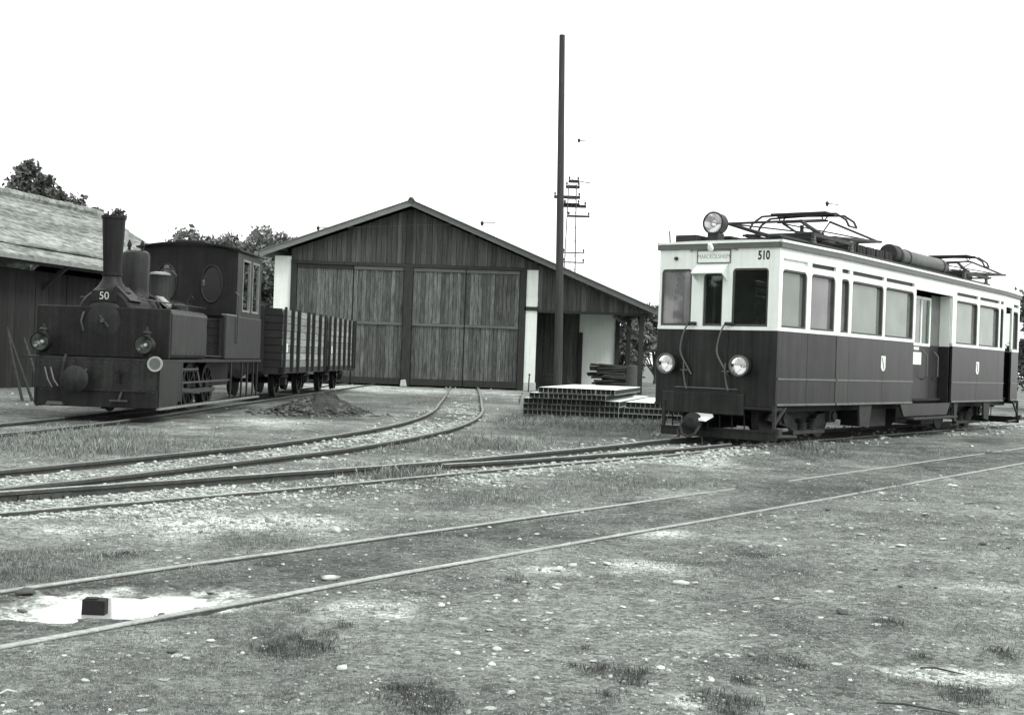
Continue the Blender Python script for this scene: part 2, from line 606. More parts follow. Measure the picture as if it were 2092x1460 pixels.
PALE_SPOTS = [(1350, 1088, 85, 11), (1990, 1194, 150, 17), (1990, 1376, 160, 13), (1350, 940, 260, 13), (420, 1065, 250, 40), (900, 800, 180, 10), (720, 790, 200, 8), (540, 862, 130, 12), (1500, 905, 60, 6),
              (1120, 1160, 60, 7), (1300, 1150, 110, 14), (760, 1225, 170, 38), (150, 1075, 170, 20), (1980, 870, 80, 8), (1420, 1440, 50, 16)]
DARK_SPOTS = [(330, 850, 220, 12), (640, 850, 110, 12), (1700, 895, 300, 9), (1760, 1050, 120, 14), (1000, 1095, 260, 18), (2030, 905, 60, 8)]  # spots under railcar and locomotive paint in their contact shade


def masks(X, Y):
    wob = (fbm(X * 1.3, Y * 1.3, 3, 4) - 0.5)
    g = np.zeros_like(X)
    for s in GRASS_SPOTS:
        g = np.maximum(g, np.clip((1.3 - blob(X, Y, *s) + wob * 2.6) * 1.0, 0, 1))
    t = np.zeros_like(X)
    for s in TUFTS:
        t = np.maximum(t, np.clip((1.15 - blob(X, Y, *s) + wob * 2.4) * 1.3, 0, 1))
    p = np.zeros_like(X)
    for s in PALE_SPOTS:
        p = np.maximum(p, np.clip((1.1 - blob(X, Y, *s) + wob * 2.4) * 1.0, 0, 1))
    dk = np.zeros_like(X)
    for s in DARK_SPOTS:
        dk = np.maximum(dk, np.clip((1.1 - blob(X, Y, *s) + wob * 2.0) * 1.0, 0, 1))
    # the trodden oily bed between the yard rails
    mid = [(a + b) / 2 for a, b in zip(YN, YF)]
    dm = dist_to(every(mid, 6), X, Y)
    bed = np.clip((0.60 + wob * 0.35 - dm) * 4, 0, 1) * np.clip(.75 + wob * 1.4, .3, 1)
    dk = np.maximum(dk, bed * 0.95)
    # contact shade beneath the vehicles, painted into the ground colour
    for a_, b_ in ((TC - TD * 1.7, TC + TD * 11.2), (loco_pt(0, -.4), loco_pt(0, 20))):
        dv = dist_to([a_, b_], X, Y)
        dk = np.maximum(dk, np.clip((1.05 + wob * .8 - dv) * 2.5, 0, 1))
    # stone ballast along the other tracks
    dt = np.minimum(dist_to(every(shed_c, 4), X, Y), np.minimum(dist_to(every(near_n, 4), X, Y), dist_to(every(far_n, 4), X, Y)))
    b = np.clip((0.85 + wob * 1.5 - dt) * 2.2, 0, 1)
    b = b * (1 - 0.75 * g)
    g = g * (1 - bed * 0.6)
    p = p * (1 - bed)
    return g, t, p, dk, b, bed


PUD = [gnd(330, 1222), gnd(225, 1228), gnd(135, 1238)]
PUD_L = -0.032


def pud_d(X, Y):
    best = np.full(X.shape, 9.0)
    for (px, py), rx, ry in zip(PUD, (0.30, 0.34, 0.26), (0.24, 0.27, 0.22)):
        best = np.minimum(best, ((X - px) / rx) ** 2 + ((Y - py) / ry) ** 2)
    return best


def silt(X, Y):
    """dried pale silt round the puddle"""
    return np.clip(1.1 - pud_d(X, Y) * .5 + (fbm(X * 7, Y * 7, 63, 4) - .5) * 2.4, 0, 1) * (pud_d(X, Y) < 4.5)


def height(X, Y):
    R = np.hypot(X, Y)
    z = (fbm(X * 0.35, Y * 0.35, 21, 3) - 0.5) * 0.07 + (fbm(X * 2.2, Y * 2.2, 5, 4) - 0.5) * 0.035
    z = z + (fbm(X * 11, Y * 11, 9, 3) - 0.5) * 0.016 * np.clip(1.5 - R / 20, 0.1, 1)
    # tracks lie level
    for line, hw in ((every(shed_c, 4), 0.75), (every(near_n, 4), 0.3), (every(far_n, 4), 0.3), (every(loco_c, 4), 0.8), (every(YN, 5), 0.12), (every(YF, 5), 0.12)):
        dd = dist_to(line, X, Y)
        k = np.clip((hw + 0.35 - dd) / 0.4, 0, 1)
        if hw < .2:
            k = k * np.clip((15 - Y) / 5, 0.45, 1)
        z = z * (1 - 0.8 * k) - 0.004 * k
    # worn hollow that holds the puddle
    best = np.full(X.shape, 9.0)
    for (px, py), rx, ry in zip(PUD, (0.30, 0.34, 0.26), (0.24, 0.27, 0.22)):
        best = np.minimum(best, ((X - px) / rx) ** 2 + ((Y - py) / ry) ** 2)
    z = z - 0.062 * np.exp(-best * 1.1) + 0.075 * np.exp(-best * .5) * (fbm(X * 7, Y * 7, 41, 5) - .5)
    far = np.clip((R - 70) / 100, 0, 1)
    return z * (1 - far)


# ------------------------------------------------------------------ ground sheet
def build_ground():
    rings = np.concatenate([[0.6, 1.2, 1.8], np.geomspace(2.4, 60, 500), np.geomspace(64, 1500, 34)])
    a_dense = np.radians(np.linspace(-31, 31, 400))
    a_side = np.radians(np.linspace(33, 327, 90))
    ang = np.concatenate([a_dense, a_side])
    A, Rr = np.meshgrid(ang, rings)
    X = (Rr * np.sin(A)).ravel()
    Y = (Rr * np.cos(A)).ravel()
    Z = height(X, Y)
    na, nr = len(ang), len(rings)
    i, j = np.meshgrid(np.arange(na), np.arange(nr - 1))
    i2 = (i + 1) % na
    quads = np.stack([j * na + i, j * na + i2, (j + 1) * na + i2, (j + 1) * na + i], -1).reshape(-1, 4)
    quads = quads[:, ::-1]
    verts = np.concatenate([np.stack([X, Y, Z], 1), [[0, 0, 0]]])
    c = len(verts) - 1
    tris = np.stack([np.arange(na), np.full(na, c), (np.arange(na) + 1) % na], 1)[:, ::-1]
    me = bpy.data.meshes.new('ground')
    nq, ntri = len(quads), len(tris)
    me.vertices.add(len(verts))
    me.vertices.foreach_set('co', verts.astype(np.float32).ravel())
    me.loops.add(nq * 4 + ntri * 3)
    me.loops.foreach_set('vertex_index', np.concatenate([quads.ravel(), tris.ravel()]).astype(np.int32))
    me.polygons.add(nq + ntri)
    me.polygons.foreach_set('loop_start', np.concatenate([np.arange(nq) * 4, nq * 4 + np.arange(ntri) * 3]).astype(np.int32))
    me.polygons.foreach_set('loop_total', np.concatenate([np.full(nq, 4), np.full(ntri, 3)]).astype(np.int32))
    me.polygons.foreach_set('use_smooth', np.ones(nq + ntri, bool))
    me.update(calc_edges=True)
    me.validate()
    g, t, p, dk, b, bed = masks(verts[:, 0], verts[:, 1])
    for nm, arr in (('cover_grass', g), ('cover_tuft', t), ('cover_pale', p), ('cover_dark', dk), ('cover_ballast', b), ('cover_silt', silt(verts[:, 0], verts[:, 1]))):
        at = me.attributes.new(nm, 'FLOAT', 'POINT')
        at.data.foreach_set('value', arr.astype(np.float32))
    me.materials.append(ground_mat())
    ob = link('ground', me)
    tag(ob, 'bare gravelly yard ground with patches of grass', None, None, 'structure')
    return ob


def ground_mat():
    mt = bpy.data.materials.new('yard_ground')
    mt.use_nodes = True
    N, L = mt.node_tree.nodes, mt.node_tree.links
    b = N['Principled BSDF']
    b.inputs['Roughness'].default_value = 0.95
    b.inputs['Specular IOR Level'].default_value = 0.15
    tc = N.new('ShaderNodeTexCoord')

    def noise(scale, detail=5, rough=0.6):
        n = N.new('ShaderNodeTexNoise')
        n.inputs['Scale'].default_value = scale
        n.inputs['Detail'].default_value = detail
        n.inputs['Roughness'].default_value = rough
        L.new(tc.outputs['Object'], n.inputs['Vector'])
        return n.outputs['Fac']

    def attr(nm):
        a = N.new('ShaderNodeAttribute')
        a.attribute_name = nm
        return a.outputs['Fac']

    def mr(s, f0, f1, t0, t1):
        n = N.new('ShaderNodeMapRange')
        for k, vv in (('From Min', f0), ('From Max', f1), ('To Min', t0), ('To Max', t1)):
            n.inputs[k].default_value = vv
        L.new(s, n.inputs['Value'])
        return n.outputs[0]

    def mixv(f, a, c):
        n = N.new('ShaderNodeMix')
        n.data_type = 'FLOAT'
        L.new(f, n.inputs['Factor'])
        for s, k in ((a, 'A'), (c, 'B')):
            if isinstance(s, float):
                n.inputs[k].default_value = s
            else:
                L.new(s, n.inputs[k])
        return n.outputs[0]

    def math2(op, a, c):
        n = N.new('ShaderNodeMath')
        n.operation = op
        for i, s in enumerate((a, c)):
            if isinstance(s, float):
                n.inputs[i].default_value = s
            else:
                L.new(s, n.inputs[i])
        return n.outputs[0]

    big = noise(0.5, 4)
    med = noise(5.0, 6, 0.7)
    fin = noise(60.0, 4, 0.7)
    vor = N.new('ShaderNodeTexVoronoi')
    vor.inputs['Scale'].default_value = 42
    L.new(tc.outputs['Object'], vor.inputs['Vector'])
    vcol = N.new('ShaderNodeSeparateColor')
    L.new(vor.outputs['Color'], vcol.inputs[0])
    vor2 = N.new('ShaderNodeTexVoronoi')
    vor2.inputs['Scale'].default_value = 13
    L.new(tc.outputs['Object'], vor2.inputs['Vector'])
    v2c = N.new('ShaderNodeSeparateColor')
    L.new(vor2.outputs['Color'], v2c.inputs[0])
    base = math2('MULTIPLY', mr(med, 0.3, 0.7, 0.10, 0.235), mr(big, 0.35, 0.65, 0.66, 1.25))
    grs = mr(med, 0.3, 0.7, 0.055, 0.14)
    pale = mr(med, 0.3, 0.7, 0.30, 0.66)
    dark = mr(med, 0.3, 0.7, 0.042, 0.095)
    bal = mr(v2c.outputs[0], 0.0, 1.0, 0.14, 0.46)
    tuf = mr(fin, 0.3, 0.7, 0.035, 0.08)
    c = mixv(attr('cover_pale'), base, pale)
    c = mixv(attr('cover_ballast'), c, bal)
    c = mixv(math2('MULTIPLY', attr('cover_grass'), 0.85), c, grs)
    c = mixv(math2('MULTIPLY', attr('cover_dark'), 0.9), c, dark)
    c = mixv(math2('MULTIPLY', attr('cover_tuft'), 0.75), c, tuf)
    c = mixv(attr('cover_silt'), c, mr(med, 0.35, 0.62, 0.14, 0.75))
    c = math2('MULTIPLY', c, mr(vcol.outputs[0], 0, 1, 0.55, 1.5))
    c = math2('MULTIPLY', c, mr(fin, 0.3, 0.7, 0.7, 1.3))
    c = math2('MULTIPLY', c, mr(noise(1.3, 6, 0.7), 0.32, 0.68, 0.62, 1.32))
    # scattered pale grit
    grit = math2('GREATER_THAN', v2c.outputs[1], 0.93)
    gd = math2('LESS_THAN', vor2.outputs['Distance'], 0.28)
    gm = math2('MULTIPLY', grit, gd)
    gm = math2('MULTIPLY', gm, mr(attr('cover_dark'), 0, 1, 0.8, 0.15))
    c = mixv(gm, c, 0.5)
    cc = N.new('ShaderNodeCombineColor')
    for k, tt in zip(range(3), TINT):
        L.new(math2('MULTIPLY', c, float(tt)), cc.inputs[k])
    L.new(cc.outputs[0], b.inputs['Base Color'])
    hsum = math2('ADD', math2('MULTIPLY', fin, 0.35), math2('MULTIPLY', mr(vor.outputs['Distance'], 0, 0.6, 1, 0), 0.5))
    hsum = math2('ADD', hsum, math2('MULTIPLY', med, 0.35))
    bp = N.new('ShaderNodeBump')
    bp.inputs['Strength'].default_value = 0.8
    bp.inputs['Distance'].default_value = 0.018
    L.new(hsum, bp.inputs['Height'])
    L.new(bp.outputs[0], b.inputs['Normal'])
    return mt


build_ground()


def water_mat():
    mt = bpy.data.materials.new('puddle_water')
    mt.use_nodes = True
    b = mt.node_tree.nodes['Principled BSDF']
    b.inputs['Base Color'].default_value = grey(0.5)  # pale base colour stands in for the bright reflected sky
    b.inputs['Roughness'].default_value = 0.06
    b.inputs['Specular IOR Level'].default_value = 1.0
    b.inputs['Coat Weight'].default_value = 0.6
    b.inputs['Coat Roughness'].default_value = 0.03
    return mt


pm = MB()
cx, cy = PUD[1]
ringp = [(cx + 0.75 * math.cos(t) * 1.05, cy + 0.62 * math.sin(t), PUD_L) for t in [2 * PI * k / 40 for k in range(40)]]
pm.add(ringp, [tuple(range(40))])
tag(pm.build('puddle_water', water_mat()), 'shallow puddle whitened like a sky reflection, lying between the two nearest rails', None, None, 'structure')


# ------------------------------------------------------------------ rails
def rail_object(line, ztop, parent, head_mat):
    P = [(-.05, -.13), (.05, -.13), (.05, -.11), (.010, -.095), (.010, -.035), (.029, -.028), (.029, -.004), (-.029, -.004), (-.029, -.028), (-.010, -.035), (-.010, -.095), (-.05, -.11)]

    def sweep(prof, z0):
        b = MB()
        n = len(prof)
        for i, p in enumerate(line):
            d = (line[min(i + 1, len(line) - 1)] - line[max(i - 1, 0)]).normalized()
            nx, ny = d.y, -d.x
            wob = 0.0012 * math.sin(i * 1.7)
            for a, h in prof:
                b.v.append((p.x + nx * a, p.y + ny * a, z0 + h + wob))
        for i in range(len(line) - 1):
            for k in range(n):
                k2 = (k + 1) % n
                b.f.append((i * n + k, i * n + k2, (i + 1) * n + k2, (i + 1) * n + k))
        b.f.append(tuple(range(n)))
        b.f.append(tuple((len(line) - 1) * n + k for k in reversed(range(n))))
        return b
    r = sweep(P, ztop).build('rail', M_RAILS, parent)
    sweep([(-.026, -.006), (.026, -.006), (.026, -.001), (.018, 0.0), (-.018, 0.0), (-.026, -.001)], ztop + 0.002).build('running_surface', head_mat, r)
    run, nxt = 0.0, 4.0
    for a, c in zip(line[:-1], line[1:]):
        run += (c - a).length
        if run > nxt and 6 < c.y < 30:
            nxt = run + 9.0
            d = (c - a).normalized()
            jp = MB()
            for sd_ in (-1, 1):
                q = c + Vector((d.y, -d.x)) * .021 * sd_
                jp.beam((q.x - d.x * .22, q.y - d.y * .22, ztop - .062), (q.x + d.x * .22, q.y + d.y * .22, ztop - .062), .016, .05)
                for k in (-.15, -.05, .05, .15):
                    jp.cyl((q.x + d.x * k, q.y + d.y * k, ztop - .062), (q.x + d.x * k + d.y * .022 * sd_, q.y + d.y * k - d.x * .022 * sd_, ztop - .062), .013, n=6)
            jp.build('joint_plate', M_RAILS, r)
    return r


t = thing('railway_track', 'nearest railway track, sunk level with dark trodden earth, holding the puddle', 'track')
rail_object(YN, 0.003, t, M_RAILT)
rail_object(YF, 0.007, t, M_RAILT)
t = thing('railway_track', 'curving railway track with pale ballast bending up to the right shed door', 'track')
rail_object(offset_line(shed_c, -0.5), 0.062, t, M_RAILTD)
rail_object(offset_line(shed_c, 0.5), 0.062, t, M_RAILTD)
t = thing('railway_track', 'railway track with a joining third rail that runs under the two-tone railcar', 'track')
rail_object(near_n, 0.022, t, M_RAILT)
rail_object(far_n, 0.075, t, M_RAILT)
rail_object(third, 0.060, t, M_RAILT)
t = thing('railway_track', 'railway track under the black steam locomotive and its goods wagons', 'track')
rail_object(offset_line(loco_c, -0.5), 0.045, t, M_RAILTD)
rail_object(offset_line(loco_c, 0.5), 0.045, t, M_RAILTD)


# ------------------------------------------------------------------ the railcar (local: x from front to rear, near side = -y)
TL = 12.9
ZB, ZBELT, ZW0, ZW1, ZH = 0.64, 1.71, 1.765, 2.61, 2.93


def halfw(x):
    if x < 1.95:
        return 0.99 + 0.11 * max(x, 0) / 1.95
    if x > 11.25:
        return 1.1 - 0.11 * (x - 11.25) / (TL - 11.25)
    return 1.1


def tram():
    org = TC - TD * 1.83
    T = thing('railcar', 'dark and cream electric railcar numbered 510 with pantographs on its roof', 'railcar', (org.x, org.y, 0.0), math.atan2(TD.y, TD.x))

    def sb(b, x0, x1, z0, z1, side, out=0.0, th=0.04):
        """a plate on the side wall between x0 and x1, following the taper"""
        def p(x, o, z):
            return (x, side * (halfw(x) + o), z)
        b.hexa([p(x0, out, z0), p(x1, out, z0), p(x1, out - th, z0), p(x0, out - th, z0),
                p(x0, out, z1), p(x1, out, z1), p(x1, out - th, z1), p(x0, out - th, z1)])
        return b

    wins = [(0.10, 0.88), (1.02, 1.84), (2.07, 2.40), (2.52, 3.93), (4.03, 5.45), (7.92, 9.31), (9.44, 10.86), (10.96, 11.20), (12.2, 12.76)]
    doors = [(5.56, 7.68), (11.42, 12.08)]
    for side in (-1, 1):
        # lower panels, each a plate with its own joints
        for x0, x1 in [(0.03, 0.95), (0.957, 1.93), (1.98, 2.45), (2.457, 3.97), (3.977, 5.5), (7.74, 9.36), (9.367, 10.9), (10.907, 11.36), (12.14, 12.87)]:
            sb(MB(), x0, x1, ZB, ZBELT, side).build('side_panel', M_TDARK, T)
            sb(MB(), x0 + .003, x1 - .003, 1.005, 1.03, side, 0.014, 0.0135).build('panel_moulding', M_TRIM, T)
            sb(MB(), x0 + .003, x1 - .003, ZB - .012, ZB + .02, side, 0.016, 0.05).build('sill_strip', M_TRIM, T)
        sb(MB(), 1.932, 1.978, ZB, ZBELT, side, 0.006, 0.05).build('corner_strip', M_TDARK, T)
        # belt, posts, header
        for x0, x1 in [(0.03, 1.95), (1.95, 5.52), (7.72, 11.25), (11.25, 11.38), (12.12, TL - .03)]:
            sb(MB(), x0, x1, ZBELT + .002, ZW0, side, 0.006, 0.05).build('belt_rail', M_TWHITE, T)
        edges = [0.03] + [e for w in wins for e in w] + [TL - .03]
        posts = []
        allop = sorted(wins + doors)
        prev = 0.03
        for a, c in allop:
            posts.append((prev, a))
            prev = c
        posts.append((prev, TL - .03))
        for a, c in posts:
            if c - a < 0.02:
                continue
            b = MB()
            if a < 1.95 < c:
                sb(b, a, 1.95, ZW0 + .001, ZH, side)
                sb(b, 1.9505, c, ZW0 + .001, ZH, side)
            else:
                sb(b, a, c, ZW0 + .001, ZH, side)
            b.build('window_post', M_TWHITE, T)
        for k, (a, c) in enumerate(wins):
            vent0, vent1 = 2.70, 2.765
            sb(MB(), a, c, ZW1, vent0, side, -0.004, 0.03).build('window_header', M_TWHITE, T)
            sb(MB(), a, c, vent1, ZH, side, -0.002, 0.03).build('upper_header', M_TWHITE, T)
            sb(MB(), a, c, vent0, vent1, side, -0.04, 0.01).build('vent_slot', M_TWHITE if k == 0 else M_BLACK, T)
            w = MB()
            fr = 0.03
            sb(w, a, a + fr, ZW0, ZW1, side, -0.012, 0.058)
            sb(w, c - fr, c, ZW0, ZW1, side, -0.012, 0.058)
            sb(w, a + fr, c - fr, ZW0, ZW0 + fr, side, -0.012, 0.058)
            sb(w, a + fr, c - fr, ZW1 - fr, ZW1, side, -0.012, 0.058)
            wo_ = w.build('window_frame', M_RUBBER, T)
            rr_ = min(0.09, (c - a) * .3)
            for cx_, sg in ((a, 1), (c, -1)):
                arc = [(cx_ + sg * rr_ * (1 - math.cos(q * PI / 12)), ZW1 - rr_ * (1 - math.sin(q * PI / 12))) for q in range(7)]
                gb = MB().prism([(cx_, ZW1)] + (arc if sg > 0 else arc), 0, 1)
                gb.v = [(vx, side * (halfw(vx) - .006 - .028 * vy), vz) for vx, vy, vz in gb.v]
                gb.build('corner_fillet', M_TWHITE, wo_)
            sb(MB(), a + .004, c - .004, ZW0 + .004, ZW1 - .004, side, -0.062, 0.005).build('pane', M_GREFL if k == 1 else M_GSIDE, wo_)
        for a, c in doors:
            sb(MB(), a, c, 2.67, ZH, side, -0.002, 0.03).build('door_header', M_TWHITE, T)
    # middle doorway, set back, on both sides
    for side in (-1, 1):
        a, c = doors[0]
        y = side * 0.86

        def yb(b, x0, x1, z0, z1, d0=0.0, d1=0.03):
            ya, yb_ = sorted((y - side * d0, y - side * d1))
            return b.box(x0, x1, ya, yb_, z0, z1)
        yb(MB(), a + .02, 6.04, 0.66, 1.70, 0.002, 0.03).build('door_bulkhead', M_UNDER, T)
        yb(MB(), a + .02, 6.04, 1.702, 2.66, 0.002, 0.03).build('door_bulkhead', M_TRIM, T)
        yb(MB(), 7.16, c - .02, 0.66, 1.70, 0.002, 0.03).build('door_bulkhead', M_UNDER, T)
        yb(MB(), 7.16, c - .02, 1.702, 2.66, 0.002, 0.03).build('door_bulkhead', M_TRIM, T)
        for e in (a + .004, c - .024):
            ya, yb_ = sorted((side * 0.862, side * 1.055))
            MB().box(e, e + .02, ya, yb_, 0.62, 1.70).build('door_jamb', M_UNDER, T)
            MB().box(e, e + .02, ya, yb_, 1.70, 2.665).build('door_jamb', M_TWHITE, T)
        dr = yb(MB(), 6.06, 7.14, 0.66, 1.68, 0, 0.04).build('sliding_door', M_TDARK, T)
        w = MB()
        for x0, x1 in ((6.06, 6.12), (6.58, 6.64), (7.08, 7.14)):
            yb(w, x0, x1, 1.681, 2.60, 0, 0.04)
        yb(w, 6.12, 7.08, 1.681, 1.73, 0, 0.04)
        yb(w, 6.12, 7.08, 2.55, 2.60, 0, 0.04)
        w.build('door_frame', M_TWHITE, dr)
        yb(MB(), 6.12, 6.58, 1.73, 2.55, 0.016, 0.022).build('pane', M_GREFL, dr)
        yb(MB(), 6.64, 7.08, 1.73, 2.55, 0.016, 0.022).build('pane', M_GFRONT, dr)
        if side < 0:
            MB().box(6.12, 6.62, y - .014, y - .003, 1.33, 1.56).build('door_notice', M_WHITE, T)
            MB().box(6.2, 6.48, y - .012, y - .003, 1.60, 1.655).build('door_plate', M_WHITE, T)
        for x in (6.72, 7.36, 5.72):
            yy = side * 0.95
            MB().tube([(x, side * .87, 1.05), (x, yy, 1.12), (x, yy, 1.5), (x, side * .87, 1.58)], 0.014, 6).build('grab_rail', M_TRIM, T)
        # foot board and the apron it hangs from
        ya, yb_ = sorted((side * 0.93, side * 1.2))
        st = MB().box(5.36, 7.88, ya, yb_, 0.335, 0.375).build('step_board', M_UNDERL, T, bevel=0.008)
        b = MB()
        for x in (5.7, 6.6, 7.5):
            b.beam((x, side * 1.05, 0.335), (x, side * 0.8, 0.60), 0.04, 0.02)
        b.build('step_bracket', M_UNDER, T)
        ya, yb_ = sorted((side * 1.05, side * 1.09))
        MB().prism([(4.95, .62), (5.15, .40), (7.55, .40), (7.74, .62)], ya, yb_).build('door_apron', M_TDARK, T)
        ya, yb_ = sorted((side * 1.05, side * 1.085))
        for x0, x1 in ((3.02, 3.58), (9.98, 10.45), (8.0, 8.25)):
            MB().prism([(x0, .618), (x0 + .06, .28), (x1 - .1, .24), (x1, .618)], ya, yb_).build('skirt_plate', M_UNDERL, T)
        # rear entrance: open doorway with inner door
        MB().box(11.44, 12.06, *sorted((side * 0.82, side * 0.85)), 0.66, 1.7).build('rear_door', M_TDARK, T)
        MB().box(11.44, 12.06, *sorted((side * 0.82, side * 0.84)), 1.701, 2.6).build('rear_door_pane', M_GREFL, T)
        # badges
        for x in (4.0, 9.4):
            yy = side * 1.1
            pl_ = [(x - .1, 1.44), (x + .1, 1.44), (x + .1, 1.24), (x + .05, 1.19), (x - .05, 1.19), (x - .1, 1.24)]
            bd = MB().prism(pl_, *sorted((yy, yy + side * .006))).build('shield_badge', M_WHITE, T)
            q = [(x - .075, 1.41), (x - .035, 1.41), (x + .045, 1.23), (x + .02, 1.21)]
            MB().prism(q, *sorted((yy + side * .006, yy + side * .009))).build('badge_stripe', M_TBAND, bd)
    # ---------------- the two ends
    for end in (0, 1):
        s = -1 if end == 0 else 1
        X = 0.0 if end == 0 else TL

        def fb(b, w0, w1, z0, z1, out=0.0, th=0.04):
            xa, xb = sorted((X + s * out, X + s * (out - th)))
            y0, y1 = sorted((-w0, -w1))
            return b.box(xa, xb, y0, y1, z0, z1)
        def fpx(w, o, z):
            return (X + s * o, -w, z)
        hw = 0.99
        for w0, w1 in ((-hw, -.43), (-.425, .205), (.21, hw)):
            fb(MB(), w0, w1, 0.60, ZBELT).build('front_panel', M_TDARK, T, bevel=0.006)
        fb(MB(), -hw, hw, ZBELT + .002, ZW0, 0.008, 0.05).build('belt_rail', M_TWHITE, T)
        for w0, w1 in ((-hw, -.945), (-.43, -.235), (.085, .245), (.82, hw)):
            fb(MB(), w0, w1, ZW0 + .001, ZH).build('window_post', M_TWHITE, T, bevel=0.006)
        for w0, w1, ct in ((-.945, -.43, 2.62), (-.235, .085, 2.55), (.245, .82, 2.62)):
            fb(MB(), w0, w1, ct, ZH, -0.001, 0.035).build('front_header', M_TWHITE, T)
            fr = 0.028
            w = MB()
            rec = -0.012 if w0 != -.235 else -0.03
            fb(w, w0, w0 + fr, ZW0, ct, rec, 0.03)
            fb(w, w1 - fr, w1, ZW0, ct, rec, 0.03)
            fb(w, w0 + fr, w1 - fr, ZW0, ZW0 + fr * 1.3, rec, 0.03)
            fb(w, w0 + fr, w1 - fr, ct - fr, ct, rec, 0.03)
            wo_ = w.build('window_frame', M_RUBBER, T)
            rr_ = 0.06
            for cw_, sg in ((w0, 1), (w1, -1)):
                arc = [(cw_ + sg * rr_ * (1 - math.cos(q * PI / 12)), ct - rr_ * (1 - math.sin(q * PI / 12))) for q in range(7)]
                gb = MB().prism([(cw_, ct)] + arc, 0, 1)
                gb.v = [(X + s * (-.006 - .028 * vy), -vx, vz) for vx, vy, vz in gb.v]
                gb.build('corner_fillet', M_TWHITE, wo_)
            fb(MB(), w0 + fr, w1 - fr, ZW0 + fr * 1.3, ct - fr, rec - .014, 0.005).build('pane', M_GLEFT if w0 < -.9 else M_GFRONT, wo_)
            if w0 < -.9:
                for c0, c1, c2 in ((-.93, -.70, -.78), (-.60, -.44, -.50)):
                    cb = MB()
                    nn = 13
                    for q in range(nn):
                        ww = q / (nn - 1)
                        for zz in (2.60, 2.2, ZW0 + .04):
                            wl = c0 + (c1 - c0) * ww if zz > 2.3 else c0 + ((c2 if c0 < -.8 else c1) - c0) * ww
                            cb.v.append(fpx(wl, -.10 - .018 * math.sin(q * 1.9), zz))
                    for q in range(nn - 1):
                        for e_ in range(2):
                            cb.f.append((q * 3 + e_, q * 3 + e_ + 1, q * 3 + 4 + e_, q * 3 + 3 + e_))
                    cb.build('curtain', M_TROOF, T)
        # sun visor over the middle window
        b = MB()

        def fp(w, o, z):
            return (X + s * o, -w, z)
        b.hexa([fp(-.34, .002, 2.60), fp(.17, .002, 2.60), fp(.17, .012, 2.685), fp(-.34, .012, 2.685),
                fp(-.34, .20, 2.535), fp(.17, .20, 2.535), fp(.17, .20, 2.55), fp(-.34, .20, 2.55)])
        vz = b.build('sun_visor', M_TWHITE, T)
        for wv in (-.34, .158):
            b = MB()
            b.hexa([fp(wv, .003, 2.44), fp(wv + .012, .003, 2.44), fp(wv + .012, .003, 2.598), fp(wv, .003, 2.598),
                    fp(wv, .03, 2.44), fp(wv + .012, .03, 2.44), fp(wv + .012, .195, 2.535), fp(wv, .195, 2.535)])
            b.build('visor_cheek', M_TWHITE, vz)
        # destination board
        fb(MB(), -.335, .20, 2.71, 2.885, 0.012, 0.0115).build('destination_board', M_TWHITE, T)
        w = MB()
        fb(w, -.335, .20, 2.70, 2.712, 0.02, 0.0195)
        fb(w, -.335, .20, 2.883, 2.893, 0.02, 0.0195)
        fb(w, -.345, -.333, 2.70, 2.893, 0.02, 0.0195)
        fb(w, .198, .208, 2.70, 2.893, 0.02, 0.0195)
        w.build('board_frame', M_TBAND, T)
        rot = (rad(90), 0, rad(-90)) if end == 0 else (rad(90), 0, rad(90))
        text('destination_lettering', 'MARCKOLSHEIM', 0.092, M_FADED, T, fp(-.07, .0125, 2.797), rot, 0.001, 0.78)
        text('number_lettering', '510', 0.175, M_BLACK, T, fp(.735, .0015, 2.80), rot, 0.0015, 0.72, 0.006)
        MB().lathe([(.0, .05), (.025, .04), (.03, .0)], fp(-.70, .0, 2.78), (s, 0, 0), 10).build('marker_stud', M_BLACK, T)
        # board lamp on a bracket above the destination board
        b = MB()
        b.tube([fp(-.46, .01, 2.885), fp(-.40, .05, 2.915), fp(.26, .05, 2.915), fp(.32, .01, 2.89)], 0.008, 6)
        b.build('board_rail', M_TRIM, T)
        MB().lathe([(.02, -.03), (.045, 0), (.045, .03), (.03, .09)], fp(-.085, .08, 2.9), (s * .5, 0, .9), 10).build('board_lamp', M_TWHITE, T)
        MB().box(*sorted((X + s * .001, X + s * .012)), *sorted((-.742, -.722)), 2.915, 2.945).build('roof_stud', M_BLACK, T)
        # headlamps
        for wv in (-.73, .48):
            c = fp(wv, 0, 1.19)
            hl = MB().lathe([(.10, 0), (.14, .04), (.15, .15), (.15, .17), (.135, .17)], c, (s, 0, 0), 24, cap=False).build('headlamp', M_TDARK, T, smooth=True)
            MB().lathe([(.137, .166), (.155, .168), (.155, .19), (.132, .192)], c, (s, 0, 0), 24, cap=False).build('lamp_rim', M_TBAND, hl, smooth=True)
            MB().lathe([(.02, .09), (.08, .12), (.13, .18)], c, (s, 0, 0), 24, cap=False).build('reflector', M_CHROME, hl, smooth=True)
            MB().lathe([(.0, .215), (.05, .21), (.1, .198), (.131, .178)], c, (s, 0, 0), 24, cap=False).build('lens', M_LENS, hl, smooth=True)
